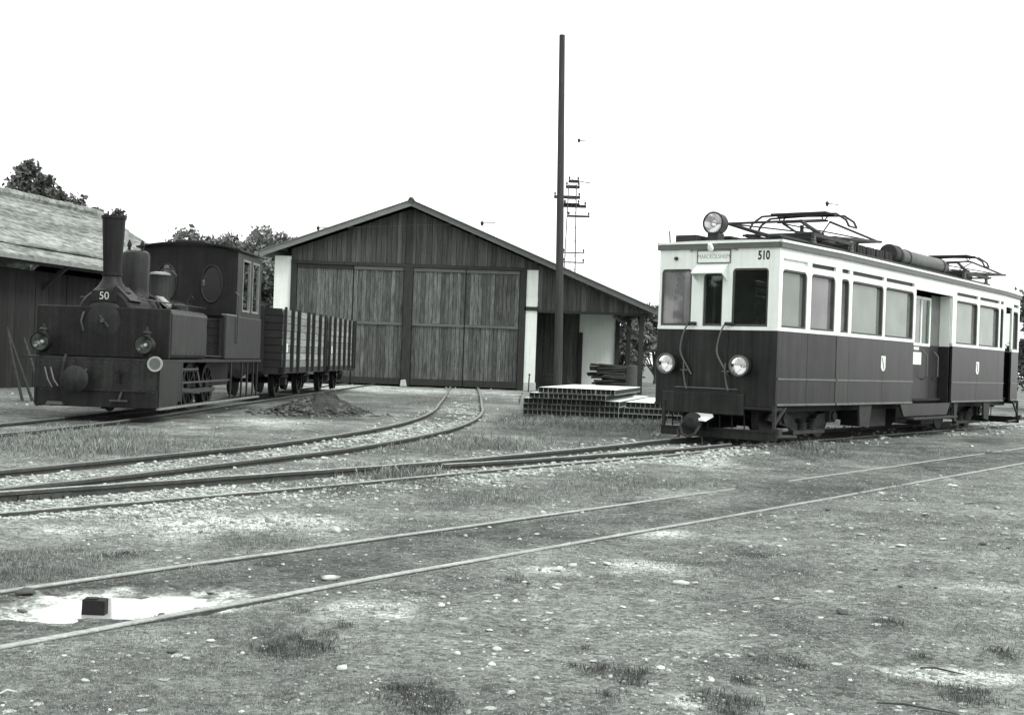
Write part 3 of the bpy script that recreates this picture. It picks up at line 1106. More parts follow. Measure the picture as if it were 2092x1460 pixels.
        # jumper cables
        for wv, k in ((-.42, -1), (.19, -1)):
            pts = smooth_line([Vector(fp(wv + .07, .03, 1.80)), Vector(fp(wv, .07, 1.80)), Vector(fp(wv - .07, .09, 1.66)), Vector(fp(wv - .12, .08, 1.46)), Vector(fp(wv - .11, .07, 1.33)), Vector(fp(wv - .02, .05, 1.16)), Vector(fp(wv + .05, .03, 1.04))], 5)
            jc = MB().tube(pts, 0.014, 6).build('jumper_cable', M_TRIM if wv > 0 else M_TBAND, T)
            MB().cyl(fp(wv + .09, .0, 1.80), fp(wv - .01, .08, 1.80), 0.028, n=10).build('cable_plug', M_BLACK, jc)
        for wv in (-.47, .22):
            b = MB()
            b.cyl(fp(wv, .0, 1.10), fp(wv, .09, 1.10), 0.016, n=8)
            b.tube([fp(wv, .09, 1.22), fp(wv, .09, 1.05), fp(wv + .02, .07, .9), fp(wv + .05, .07, .82)], 0.014, 6)
            b.beam(fp(wv - .06, .07, 1.10), fp(wv + .06, .07, 1.10), 0.02, 0.02)
            b.build('air_cock', M_TRIM, T)
        # lower front: step slot, buffer apron
        fb(MB(), -.62, .40, .835, .85, 0.06, 0.06).build('front_step', M_TRIM, T)
        fb(MB(), -.62, .40, .78, .834, 0.012, 0.0115).build('step_recess', M_BLACK, T)
        fb(MB(), -.86, .50, .46, .775, 0.025, 0.06).build('buffer_apron', M_TDARK, T, bevel=0.012)
        fb(MB(), -.99, .99, .56, .60, 0.02, 0.3).build('end_sill', M_UNDER, T)
        # life guard: low board on hangers
        b = MB()
        fb(b, -.84, 1.04, .12, .24, 0.06, 0.045)
        fb(b, -.84, 1.04, .241, .262, 0.09, 0.11)
        lg = b.build('life_guard_board', M_TDARK, T)
        for wv in (-.84, .97):
            fb(MB(), wv, wv + .045, .262, .62, 0.04, 0.04).build('guard_hanger', M_UNDERL, T)
            xa = X - s * .05
            xb = X - s * .75
            MB().tube([(xa, -(wv + .02), .18), (xb, -(wv + .02), .16)], 0.03, 6).build('guard_arm', M_UNDERL, T)
        b = MB()
        b.beam(fp(.99, .0, .36), fp(.99, -.35, .60), 0.03, 0.04)
        b.build('guard_brace', M_UNDERL, T)
        fb(MB(), 1.02, 1.09, .20, .30, .07, .12).build('guard_bracket', M_UNDERL, T)
        for k in range(7):
            wv = -.74 + k * .2
            MB().beam(fp(wv, -.1, .46), fp(wv, -.12, .25), 0.015, 0.015).build('guard_slat', M_UNDER, T)
        # coupling
        b = MB()
        b.cyl(fp(-.17, -.3, .40), fp(-.17, .22, .36), 0.06, n=10)
        b.lathe([(.05, .18), (.11, .2), (.14, .26), (.14, .34), (.07, .38)], fp(-.17, .0, .34), (s, 0, 0), 14)
        cp = b.build('coupling', M_UNDER, T)
        b = MB()
        b.hexa([fp(-.30, .05, .43), fp(.04, .05, .42), fp(.06, .34, .36), fp(-.24, .36, .37), fp(-.27, .05, .47), fp(.02, .05, .46), fp(.0, .34, .40), fp(-.20, .36, .41)])
        b.build('coupling_cover', M_WHITE, cp)
        b = MB()
        b.tube([fp(-.30, .2, .40), fp(-.34, .36, .28), fp(-.28, .42, .16), fp(-.18, .42, .12), fp(-.08, .40, .17), fp(-.04, .34, .28), fp(-.06, .22, .40)], 0.02, 6)
        b.tube([fp(-.38, .1, .34), fp(-.42, .3, .2), fp(-.34, .4, .12)], 0.018, 6)
        b.build('coupling_link', M_UNDERL, cp)
    # ---------------- roof
    xs = [-.04, .0, .5, 1.2, 1.95, 4, 7, 9.5, 11.25, 12, TL - .5, TL, TL + .04]
    b = MB()
    NA = 14
    for i, x in enumerate(xs):
        hwx = halfw(min(max(x, 0), TL)) + 0.03
        e = min(x + .04, TL + .04 - x)
        drop = 0.15 + 0.85 * min(1, max(0, e) / 3.0)
        for k in range(NA + 1):
            q = -1 + 2 * k / NA
            b.v.append((x, -q * hwx, 3.015 + 0.15 * drop * (1 - abs(q) ** 2.2)))
    for i in range(len(xs) - 1):
        for k in range(NA):
            o = i * (NA + 1) + k
            b.f.append((o, o + NA + 1, o + NA + 2, o + 1))
    o = len(b.v)
    for i in (0, len(xs) - 1):
        base = i * (NA + 1)
        b.f.append(tuple(base + k for k in range(NA + 1)))
    b.build('roof', M_TROOF, T, smooth=True)
    # cornice band and the pale gutter above it, all round
    for z0, z1, o_, mt, nm in ((2.912, 2.988, 0.035, M_TBAND, 'cornice_band'), (2.990, 3.025, 0.045, M_TWHITE, 'gutter')):
        for side in (-1, 1):
            for x0, x1 in ((-.02, 1.95), (1.951, 11.25), (11.251, TL + .02)):
                bb = MB()
                sb(bb, x0, x1, z0, z1, side, o_, 0.08)
                bb.build(nm, mt, T)
        for X, s in ((0, -1), (TL, 1)):
            xa, xb = sorted((X + s * o_, X + s * (o_ - .08)))
            MB().box(xa, xb, -.985, .985, z0 + .001, z1 - .001).build(nm, mt, T)
    # ---------------- inside
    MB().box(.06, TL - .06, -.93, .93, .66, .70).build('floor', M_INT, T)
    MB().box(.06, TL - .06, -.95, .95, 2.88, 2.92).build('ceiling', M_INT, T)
    for x in (2.0, 11.3):
        b = MB()
        b.box(x - .02, x + .02, -1.04, -.35, .7, 2.88)
        b.box(x - .02, x + .02, .35, 1.04, .7, 2.88)
        b.box(x - .02, x + .02, -.35, .35, 2.6, 2.88)
        b.build('bulkhead', M_INTW, T)
    for x in (.35, TL - .35):
        b = MB()
        b.cyl((x, .3, .7), (x, .3, 1.72), 0.14, n=12)
        b.cyl((x, .3, 1.72), (x, .3, 1.80), 0.17, n=12)
        b.beam((x - .2, .3, 1.83), (x + .1, .3, 1.83), 0.03, 0.03)
        b.build('controller', M_INT, T)
        MB().cyl((x + .1, -.45, .7), (x + .1, -.45, 1.86), 0.025, n=8).build('brake_column', M_ROOFGEAR, T)
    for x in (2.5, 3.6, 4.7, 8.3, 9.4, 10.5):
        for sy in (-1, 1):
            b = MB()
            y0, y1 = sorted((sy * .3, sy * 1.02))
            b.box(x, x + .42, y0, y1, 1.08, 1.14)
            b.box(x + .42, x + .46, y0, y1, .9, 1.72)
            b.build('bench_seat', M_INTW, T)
    # ---------------- roof gear
    lamp_c = (0.30, 0.26, 3.34)
    rl = MB().lathe([(.05, .27), (.13, .25), (.16, .19), (.165, .02), (.173, .02), (.173, -.015), (.152, -.02)], lamp_c, (1, 0, 0), 28, cap=False).build('roof_lamp', M_ROOFGEAR, T, smooth=True)
    MB().lathe([(.02, .12), (.09, .09), (.150, .0)], lamp_c, (1, 0, 0), 28, cap=False).build('reflector', M_CHROME, rl, smooth=True)
    MB().lathe([(.0, -.025), (.085, -.019), (.150, -.005)], lamp_c, (1, 0, 0), 28, cap=False).build('lens', M_LENS, rl, smooth=True)
    b = MB()
    b.box(.30, .50, .17, .35, 3.06, 3.19)
    b.build('lamp_foot', M_ROOFGEAR, rl)
    b = MB()
    b.box(.12, .75, .44, .80, 3.04, 3.15)
    b.build('roof_box', M_ROOFGEAR, T, bevel=0.01)
    MB().cyl((.18, .92, 3.0), (.16, .93, 3.22), 0.012, n=6).build('aerial_stub', M_ROOFGEAR, T)
    # walkway boards along the roof
    for y in (-.42, .42):
        MB().box(1.0, 12.2, y - .10, y + .10, 3.185, 3.215).build('roof_walkway', M_ROOFGEAR, T)
    b = MB()
    for k in range(12):
        x = 1.1 + k * .98
        b.box(x, x + .06, -.5, .5, 3.10, 3.184)
    b.build('walkway_bearers', M_ROOFGEAR, T)
    # resistor boxes
    for k in range(5):
        x = 4.1 + k * .46
        b = MB()
        b.box(x, x + .40, -.36, .30, 3.23, 3.36)
        for q in range(5):
            b.box(x + .02 + q * .075, x + .06 + q * .075, -.37, .31, 3.25, 3.40)
        b.build('resistor_box', M_ROOFGEAR, T)
    # air tanks
    for x0, x1, y, r in ((6.9, 9.55, -.26, .16), (7.3, 8.9, .16, .15)):
        tk = MB().lathe([(.0, -.07), (r * .6, -.055), (r * .93, -.02), (r, .02), (r, x1 - x0 - .02), (r * .93, x1 - x0 + .02), (r * .6, x1 - x0 + .055), (0, x1 - x0 + .07)], (x0, y, 3.385), (1, 0, 0), 22).build('air_tank', M_TANK, T, smooth=True)
        b = MB()
        for xx in (x0 + .3, x1 - .3):
            b.lathe([(r, 0), (r + .012, 0), (r + .012, .05), (r, .05)], (xx, y, 3.385), (1, 0, 0), 22)
            b.box(xx, xx + .05, y - .14, y + .14, 3.2, 3.27)
        b.build('tank_strap', M_ROOFGEAR, tk)
    dr = MB().lathe([(.0, 0), (.17, .0), (.185, .02), (.185, .10), (.165, .12), (.165, .30), (.185, .32), (.185, .34), (.0, .35)], (6.38, -.26, 3.40), (1, 0, 0), 22).build('roof_drum', M_ROOFGEAR, T, smooth=True)

    def pantograph(xc, hw, sgn, ztop):
        """folded pantograph: base frame on insulators, folded arms, collector bow with turned down horns"""
        zb = 3.33
        b = MB()
        for y in (-.55, .55):
            b.beam((xc - .95, y, zb), (xc + .95, y, zb), 0.05, 0.06)
        for x in (xc - .95, xc + .95):
            b.tube([(x, -.62, zb), (x, .62, zb)], 0.022, 6)
        p = b.build('pantograph_base', M_ROOFGEAR, T)
        for x in (xc - .8, xc + .8):
            for y in (-.55, .55):
                b = MB()
                b.lathe([(.05, 0), (.05, .02), (.03, .03), (.045, .05), (.03, .07), (.045, .09), (.02, .11)], (x, y, 3.2), (0, 0, 1), 10)
                b.build('insulator', M_INSUL, p)
        # lower arms: from pivot axles to the outer knees
        for e in (-1, 1):
            b = MB()
            ax, kx = xc + e * .28, xc + e * (1.5 if e < 0 else 1.95)
            zk = 3.47
            b.tube([(ax, -.45, zb + .05), (kx, -.62, zk)], [.038, .026], 6)
            b.tube([(ax, .45, zb + .05), (kx, .62, zk)], [.038, .026], 6)
            b.tube([(ax, -.5, zb + .05), (ax, .5, zb + .05)], 0.035, 8)
            b.tube([(kx, -.66, zk), (kx, .66, zk)], 0.022, 6)
            b.tube([(ax, -.45, zb + .06), (kx, .62, zk)], 0.014, 5)
            b.build('lower_arm', M_ROOFGEAR, T)
            b = MB()
            tx = xc + e * .16
            b.tube([(kx, -.6, zk), (tx, -.42, ztop - .10)], 0.020, 6)
            b.tube([(kx, .6, zk), (tx, .42, ztop - .10)], 0.020, 6)
            b.tube([(kx, -.6, zk), (tx, .42, ztop - .10)], 0.013, 5)
            b.tube([(kx, .6, zk), (tx, -.42, ztop - .10)], 0.013, 5)
            b.build('upper_arm', M_ROOFGEAR, T)
        b = MB()
        b.tube([(xc, -.45, ztop - .10), (xc, .45, ztop - .10)], 0.02, 6)
        for e in (-.17, .17):
            pts = [(xc + e, -hw - .20, ztop - .22), (xc + e, -hw - .15, ztop - .12), (xc + e, -hw + .02, ztop - .01), (xc + e, -hw * .6, ztop), (xc + e, 0, ztop + .012), (xc + e, hw * .6, ztop), (xc + e, hw - .02, ztop - .01), (xc + e, hw + .15, ztop - .12), (xc + e, hw + .20, ztop - .22)]
            b.tube(pts, 0.020, 6)
        for y in (-hw - .20, hw + .20):
            b.tube([(xc - .17, y, ztop - .22), (xc + .17, y, ztop - .22)], 0.016, 6)
        for y in (-.38, .38):
            b.tube([(xc - .17, y, ztop), (xc, y, ztop - .1), (xc + .17, y, ztop)], 0.012, 5)
        cb = b.build('collector_bow', M_ROOFGEAR, T)
        MB().prism([(xc - .20, ztop + .006), (xc + .20, ztop + .006), (xc + .20, ztop + .035), (xc - .20, ztop + .035)], -hw * .72, hw * .72).build('contact_strip', M_ROOFGEAR, cb)
        b = MB()
        b.cyl((xc + .35, -.12, zb + .02), (xc + .95, -.12, zb + .02), 0.09, n=12)
        b.cyl((xc + .4, .18, zb), (xc + .4, .18, zb + .3), 0.035, n=8)
        b.build('pantograph_drive', M_ROOFGEAR, T)
    pantograph(3.0, 0.68, 1, 3.74)
    pantograph(10.95, 0.58, -1, 3.72)
    # ---------------- underframe and bogies
    MB().box(.3, TL - .3, -.80, .80, .52, .65).build('underframe', M_UNDER, T)
    for x0, x1, z0 in ((4.2, 5.0, .22), (5.5, 6.1, .26), (6.9, 7.6, .2)):
        for y0, y1 in ((-.82, -.3), (.3, .82)):
            MB().box(x0, x1, y0, y1, z0, .54).build('equipment_box', M_UNDER, T, bevel=0.012)
    for bc in (1.68, 9.7):
        b = MB()
        for sy in (-1, 1):
            y = sy * .68
            b.prism([(bc - 1.35, .40), (bc - 1.25, .50), (bc - .5, .46), (bc - .35, .34), (bc + .35, .34), (bc + .5, .46), (bc + 1.25, .50), (bc + 1.35, .40), (bc + .6, .28), (bc + .35, .2), (bc - .35, .2), (bc - .6, .28)], *sorted((y, y + sy * .045)))
        b.build('bogie_frame', M_UNDERL, T)
        for dx in (-.95, .95):
            xw = bc + dx
            MB().cyl((xw, -.62, .44), (xw, .62, .44), 0.06, n=10).build('axle', M_UNDER, T)
            for sy in (-1, 1):
                wh = MB().lathe([(.05, -.02), (.10, -.03), (.12, -.01), (.29, -.012), (.31, -.035), (.31, .035), (.05, .035)], (xw, sy * .52, .44), (0, sy, 0), 28).build('wheel', M_UNDER, T, smooth=True)
                MB().lathe([(.305, -.036), (.365, -.036), (.365, .04), (.40, .045), (.40, .06), (.305, .06)], (xw, sy * .52, .44), (0, -sy, 0), 32).build('tyre', M_UNDERL, wh, smooth=True)
                b = MB()
                b.box(xw - .12, xw + .12, *sorted((sy * .70, sy * .80)), .33, .53)
                b.cyl((xw, sy * .80, .43), (xw, sy * .84, .43), 0.08, n=12)
                b.build('axle_box', M_UNDERL, T, bevel=0.01)
        for sy in (-1, 1):
            for dx in (-.18, .18):
                b = MB()
                for k in range(5):
                    b.lathe([(.07, 0), (.085, .012), (.07, .024)], (bc + dx, sy * .74, .24 + k * .034), (0, 0, 1), 10)
                b.build('coil_spring', M_UNDERL, T)
            MB().box(bc - .55, bc + .55, *sorted((sy * .70, sy * .79)), .17, .235).build('spring_plank', M_UNDERL, T)
            # brake rod running just above the rail head
            b = MB()
            b.beam((bc - .6, sy * .80, .20), (bc + .6, sy * .80, .20), 0.02, 0.05)
            b.build('brake_rod', M_UNDERL, T)
        MB().box(bc - .5, bc + .5, -.6, .6, .25, .55).build('traction_motor', M_UNDER, T, bevel=0.04)
    return T


tram()


# ------------------------------------------------------------------ the steam locomotive (local: x to its right as seen, y backwards)
def loco():
    T = thing('steam_locomotive', 'small black tank steam locomotive numbered 50 with tall flared chimney', 'locomotive', (LX, LY, 0), -math.atan(LK))

    def bx(nm, mt, *a, bevel=0.0, parent=T):
        return MB().box(*a).build(nm, mt, parent, bevel=bevel)
    # running plate and the skirts round the motion
    bx('running_plate', M_LOCO2, -1.16, .97, .02, 6.85, .93, .975)
    bx('front_skirt', M_LOCO2, -.93, .93, .0, .03, .50, .928)
    bx('buffer_beam', M_LOCO, -.90, .95, -.03, .06, .22, .495, bevel=0.01)
    bx('lamp_shelf', M_LOCO2, -.3, .78, -.045, -.001, .47, .50)
    for sx in (-1, 1):
        x0, x1 = sorted((sx * .93, sx * .965))
        bx('side_skirt', M_LOCO2, x0, x1, .031, 1.02, .23, .928)
        bx('side_skirt', M_LOCO2, x0, x1, .98 + .045, 1.20, .30, .928)
        bx('bottom_rail', M_LOCOEDGE, *sorted((sx * .93, sx * .985)), .0, 6.72, .20, .235)
        bx('foot_rail', M_LOCOM, *sorted((sx * .90, sx * .935)), 1.22, 4.5, .58, .61)
        for y in (1.25, 4.45, 5.3, 5.75, 6.25, 6.6):
            bx('skirt_post', M_LOCO2, *sorted((sx * .925, sx * .955)), y, y + .05, .236, .928)
        # wheels, rods and cylinder
        for y in (1.9, 3.1, 4.3):
            wh = MB().lathe([(.05, -.05), (.12, -.05), (.13, 0), (.30, 0), (.31, -.05), (.40, -.05), (.40, .05), (.44, .06), (.44, .08), (.05, .08)], (sx * .50, y, .50), (-sx, 0, 0), 28).build('driving_wheel', M_LOCO, T, smooth=True)
            b = MB()
            for k in range(9):
                a = 2 * PI * k / 9
                b.beam((sx * .53, y + .1 * math.cos(a), .5 + .1 * math.sin(a)), (sx * .53, y + .32 * math.cos(a), .5 + .32 * math.sin(a)), .04, .04)
            b.build('spokes', M_LOCO, wh)
        b = MB()
        b.beam((sx * .68, 1.9, .42), (sx * .68, 4.3, .42), .03, .08)
        b.build('coupling_rod', M_LOCOM, T)
        b = MB()
        b.beam((sx * .74, 1.2, .50), (sx * .74, 3.1, .40), .03, .07)
        b.cyl((sx * .74, .9, .52), (sx * .74, 1.5, .52), .025, n=8)
        b.build('connecting_rod', M_LOCOM, T)
        MB().cyl((sx * .72, .3, .55), (sx * .72, .98, .55), .17, n=18).build('cylinder', M_LOCO2, T, smooth=True)
        b = MB()
        b.tube([(sx * .82, 1.3, .80), (sx * .82, 2.6, .80)], .035, 8)
        b.beam((sx * .8, 2.6, .85), (sx * .8, 2.9, .5), .03, .06)
        b.build('valve_rod', M_LOCOM, T)
    bx('frame_plate', M_LOCO, -.40, .40, .3, 6.4, .45, .925)
    # side tanks
    for sx in (-1, 1):
        x0, x1 = sorted((sx * .45, .955 if sx > 0 else -1.15))
        tk = bx('side_tank', M_LOCO2, x0, x1, .556, 2.72, .98, 1.76, bevel=0.07)
        bx('tank_top', M_LOCOT, *sorted((sx * .52, sx * .90)), .80, 2.64, 1.7605, 1.766, parent=tk)
        b = MB()
        for k in range(7):
            for z in (1.08, 1.66):
                b.lathe([(.012, 0), (.0, .009)], (.955 if sx > 0 else -1.15, .86 + k * .28, z), (sx, 0, 0), 6)
        b.build('rivets', M_LOCO, tk)
        bx('bunker_side', M_LOCO2, *sorted((sx * .88, sx * .95)), 3.98, 6.85, .98, 1.80, bevel=0.02)
        bx('cab_side_edge', M_LOCOT, *sorted((sx * .86, sx * .955)), 4.0, 4.75, 1.8005, 1.815)
    bx('tank_front_plate', M_LOCO, -1.15, .955, .50, .555, .98, 1.765, bevel=0.015)
    BS = (-.10, .47, .03)
    # boiler, smokebox, door
    MB().lathe([(.40, .05), (.43, .09), (.43, 1.0), (.405, 1.02), (.405, 4.7)], (0, .0, 1.60), (0, 1, 0), 32).build('boiler', M_LOCO, T, smooth=True, shift=BS)
    sd_ = MB().lathe([(.0, .015), (.15, .018), (.27, .03), (.32, .045), (.33, .055), (.33, .07)], (0, .0, 1.52), (0, 1, 0), 28).build('smokebox_door', M_LOCO2, T, smooth=True, shift=BS)
    b = MB()
    b.beam((-.05, .0, 1.6), (.1, .0, 1.42), .03, .02)
    b.cyl((0, -.04, 1.52), (0, .03, 1.52), .035, n=10)
    b.build('door_dart', M_LOCOM, sd_, shift=BS)
    MB().tube([(-.3, .0, 1.35), (-.33, -.03, 1.5), (-.3, .0, 1.65)], .018, 6).build('door_handle', M_LOCOM, sd_, shift=BS)
    np_ = MB().box(-.2, .2, .028, .045, 1.82, 1.99).build('number_plate', M_LOCO, T, shift=BS)
    text('number_lettering', '50', 0.17, mat('plate_lettering', 0.42, 0.55), np_, (-.10, .026 + .47, 1.935), (rad(90), 0, 0), 0.001, 0.95)
    # chimney
    ch = MB().lathe([(.30, 1.98), (.22, 2.06), (.155, 2.16), (.14, 2.24), (.162, 2.245), (.162, 2.285), (.14, 2.29), (.18, 3.14), (.195, 3.145), (.195, 3.19), (.165, 3.19), (.13, 2.4)], (0, .36, 0), (0, 0, 1), 28, cap=False).build('chimney', M_LOCO, T, smooth=True, shift=BS)
    b = MB()
    for k in range(5):
        a = k * 1.3
        b.tube([(.14 * math.cos(a), .36 + .14 * math.sin(a), 3.15), (.15 * math.cos(a), .36 + .15 * math.sin(a), 3.22 + .03 * (k % 3))], .015, 5)
    b.build('spark_cap', M_LOCO, ch, shift=BS)
    b = MB()
    b.hexa([(.10, .1, 2.02), (.34, .1, 1.84), (.34, .7, 1.84), (.10, .7, 2.02), (.16, .1, 2.08), (.40, .1, 1.85), (.40, .7, 1.85), (.16, .7, 2.08)])
    b.build('smokebox_saddle', M_LOCO2, T, shift=BS)
    # domes and valves
    dm = MB().lathe([(.27, 1.94), (.235, 2.02), (.23, 2.1), (.23, 2.64), (.215, 2.70), (.16, 2.74), (.0, 2.755)], (0, 1.5, 0), (0, 0, 1), 28).build('steam_dome', M_LOCO2, T, smooth=True, shift=BS)
    b = MB()
    for x in (-.12, .10):
        b.lathe([(.03, 2.73), (.022, 2.80), (.04, 2.81), (.035, 2.86), (.01, 2.92)], (x, 1.5, 0), (0, 0, 1), 10)
    b.build('safety_valve', M_LOCO, dm, shift=BS)
    sdm = MB().lathe([(.20, 1.95), (.17, 2.02), (.165, 2.38), (.165, 2.42)], (0, 2.84, 0), (0, 0, 1), 24).build('sand_dome', M_LOCO2, T, smooth=True, shift=BS)
    MB().lathe([(.185, 2.42), (.185, 2.455), (.1, 2.475), (0, 2.48)], (0, 2.84, 0), (0, 0, 1), 24).build('dome_lid', M_LOCOT, sdm, smooth=True, shift=BS)
    MB().tube([(.10, 2.84, 2.47), (.22, 2.84, 2.50), (.30, 2.84, 2.42), (.26, 2.84, 2.38)], .013, 6).build('lid_handle', M_LOCOM, sdm, shift=BS)
    b = MB()
    b.hexa([(.20, 1.9, 1.98), (.44, 1.9, 1.80), (.44, 2.3, 1.80), (.20, 2.3, 1.98), (.24, 1.9, 2.01), (.46, 1.9, 1.83), (.46, 2.3, 1.83), (.24, 2.3, 2.01)])
    b.build('boiler_patch', M_LOCOT, T, shift=BS)
    b = MB()
    b.lathe([(.14, 1.76), (.14, 1.86), (.08, 1.9), (.0, 1.91)], (.55, 2.2, 0), (0, 0, 1), 14)
    b.tube([(.62, 2.5, 1.75), (.6, 2.5, 1.95), (.68, 2.5, 2.06), (.72, 2.5, 2.0)], .012, 6)
    b.build('tank_filler', M_LOCO2, T, shift=BS)
    # cab
    b = MB()
    hx = .92
    roofl = lambda x: 3.02 + 0.10 * (1 - (x / hx) ** 2)
    n = 24
    ox, oz, orx, orz = .44, 2.40, .19, .34
    for sgn in (-1, 1):
        # front sheet, cut round the oval window: fan strips between the oval and the outer edge
        pass
    N_ = 40
    inner_r, outer_r, inner_l, outer_l = [], [], [], []
    for k in range(N_):
        a = 2 * PI * k / N_
        ca, sa = math.cos(a), math.sin(a)
        inner_r.append((ox + orx * ca, oz + orz * sa))
        # outward to the rectangle x in [0, hx], z in [1.8, roof]
        tx = (hx - ox) / ca if ca > 1e-6 else ((0 - ox) / ca if ca < -1e-6 else 1e9)
        tz = (3.02 - oz) / sa if sa > 1e-6 else ((1.80 - oz) / sa if sa < -1e-6 else 1e9)
        tt = min(tx, tz)
        outer_r.append((ox + ca * tt, oz + sa * tt))
    b = MB()
    for sgn in (1, -1):
        for y in (4.80, 4.83):
            o = len(b.v)
            b.v += [(sgn * x, y, z) for x, z in inner_r] + [(sgn * x, y, z) for x, z in outer_r]
            for k in range(N_):
                k2 = (k + 1) % N_
                b.f.append((o + k, o + k2, o + N_ + k2, o + N_ + k))
        # corners of the rectangle
        for cx_, cz_ in ((hx, 3.02), (hx, 1.80), (0, 3.02), (0, 1.80)):
            near = sorted(range(N_), key=lambda k: (outer_r[k][0] - cx_) ** 2 + (outer_r[k][1] - cz_) ** 2)[:2]
            o = len(b.v)
            b.v += [(sgn * outer_r[near[0]][0], 4.80, outer_r[near[0]][1]), (sgn * outer_r[near[1]][0], 4.80, outer_r[near[1]][1]), (sgn * cx_, 4.80, cz_)]
            b.f.append((o, o + 1, o + 2))
    pr = [(hx * (-1 + 2 * k / 12), roofl(hx * (-1 + 2 * k / 12))) for k in range(13)]
    b.prism([(-hx, 3.019)] + pr + [(hx, 3.019)], 4.80, 4.83)
    cf = b.build('cab_front', M_LOCO, T)
    for sgn in (1, -1):
        rg = MB()
        rg.tube([(sgn * (ox + (orx + .01) * math.cos(2 * PI * k / 30)), 4.79, oz + (orz + .01) * math.sin(2 * PI * k / 30)) for k in range(31)], .016, 6)
        wr = rg.build('window_ring', M_LOCO2, T)
        b = MB()
        b.add([(sgn * (ox + orx * math.cos(2 * PI * k / 30)), 4.815, oz + orz * math.sin(2 * PI * k / 30)) for k in range(30)], [tuple(range(30))])
        b.build('pane', M_GMUTED, wr)
    for sx in (-1, 1):
        x0, x1 = sorted((sx * .89, sx * .92))
        for y0, y1, z0, z1 in ((4.831, 5.24, 1.80, 3.02), (5.24, 5.86, 2.92, 3.02), (5.86, 6.05, 1.80, 3.02), (6.05, 6.62, 2.92, 3.02), (6.62, 6.85, 1.80, 3.02), (5.24, 5.86, 1.80, 1.90), (6.05, 6.62, 1.80, 1.90)):
            bx('cab_side', M_LOCO2, x0, x1, y0 + .001, y1 - .001, z0, z1)
        for y0, y1 in ((5.24, 5.86), (6.05, 6.62)):
            b = MB()
            for a_ in ((y0, y0 + .04, 1.9, 2.92), (y1 - .04, y1, 1.9, 2.92), (y0 + .04, y1 - .04, 1.9, 1.94), (y0 + .04, y1 - .04, 2.88, 2.92)):
                b.box(*sorted((sx * .885, sx * .932)), *a_)
            b.build('cab_window_frame', M_LOCOEDGE, T)
    b = MB()
    for x in (-hx, hx):
        pass
    b.box(-.885, .885, 6.83, 6.86, 1.80, 1.95)
    b.box(-.885, .885, 6.83, 6.86, 2.92, 3.03)
    b.box(-.25, .25, 6.83, 6.86, 1.951, 2.919)
    b.box(-.885, -.86, 6.83, 6.86, 1.951, 2.919)
    b.box(.86, .885, 6.83, 6.86, 1.951, 2.919)
    b.build('cab_back', M_LOCO, T)
    prr = [(1.0 * (-1 + 2 * k / 14), 3.04 + .115 * (1 - (-1 + 2 * k / 14) ** 2)) for k in range(15)]
    poly = prr + [(x, z + .03) for x, z in reversed(prr)]
    b = MB()
    for k in range(14):
        q = [prr[k], prr[k + 1], (prr[k + 1][0], prr[k + 1][1] + .03), (prr[k][0], prr[k][1] + .03)]
        b.prism(q, 4.68, 7.0)
    cr = b.build('cab_roof', M_LOCO, T)
    bx('roof_ventilator', M_LOCO, -.42, .14, 5.3, 6.1, 3.17, 3.27, bevel=0.03, parent=cr)
    bx('cab_floor', M_LOCO, -.88, .88, 4.0, 6.84, .976, 1.02)
    # handrails, pipes and rivet rows
    for sx in (-1, 1):
        MB().tube([(-.10 + sx * .46, .75, 1.92), (-.10 + sx * .46, 4.7, 1.92)], .014, 6).build('handrail', M_LOCOM, T)
        MB().tube([(-.10 + sx * .12, 1.98, 2.05), (-.10 + sx * .34, 1.98, 1.98), (-.10 + sx * .45, 1.95, 1.80)], .03, 8).build('steam_pipe', M_LOCO2, T)
        MB().tube([(sx * .9, 4.74, 1.25), (sx * .98, 4.74, 1.3), (sx * .98, 4.74, 2.2), (sx * .92, 4.74, 2.25)], .013, 6).build('cab_grab_rail', M_LOCOM, T)
    MB().tube([(-.5, .05, 1.0), (-.5, -.03, .9), (-.52, -.06, .6), (-.5, -.06, .5)], .022, 6).build('brake_hose', M_LOCO2, T)
    rv = MB()
    for k in range(15):
        rv.lathe([(.014, 0), (0, -.011)], (-.86 + k * .123, .0, .90), (0, 1, 0), 6)
        rv.lathe([(.014, 0), (0, -.011)], (-.84 + k * .123, -.03, .46), (0, 1, 0), 6)
    tag(rv.build('rivets', M_LOCO2, T), 'rivet rows across the front skirt', None, None, 'stuff')
    # lamps
    for x in (-.90, .70):
        c = (x, .10, 1.19)
        hl = MB().lathe([(.135, -.10), (.145, -.10), (.15, .02), (.12, .16), (.06, .2)], c, (0, 1, 0), 24, cap=False).build('headlamp', M_LOCO, T, smooth=True)
        MB().lathe([(.015, .03), (.08, .0), (.13, -.085)], c, (0, 1, 0), 24, cap=False).build('reflector', mat('tarnished_reflector', 0.16, 0.22, rough=0.22, metallic=0.9), hl, smooth=True)
        MB().lathe([(0, -.02), (.025, .0), (.03, .03)], c, (0, 1, 0), 12).build('bulb', M_BULB, hl, smooth=True)
        MB().lathe([(.06, .12), (.05, .17), (.07, .18), (.065, .20), (.03, .22), (.025, .28)], (x, .16, 1.19), (0, 0, 1), 14).build('lamp_chimney', M_LOCO2, hl, smooth=True)
        bx('lamp_bracket', M_LOCO, x - .05, x + .05, .14, .24, .975, 1.10, parent=hl)
    dc = MB().lathe([(.0, -.02), (.088, -.02), (.088, -.004)], (.905, -.02, .905), (0, 1, 0), 26).build('signal_disc', mat('disc_face', 0.1, 0.14), T, smooth=True)
    MB().lathe([(.088, -.024), (.118, -.024), (.118, -.004), (.088, -.004)], (.905, -.02, .905), (0, 1, 0), 28, cap=False).build('disc_rim', mat('disc_rim', 0.28, 0.36), dc, smooth=True)
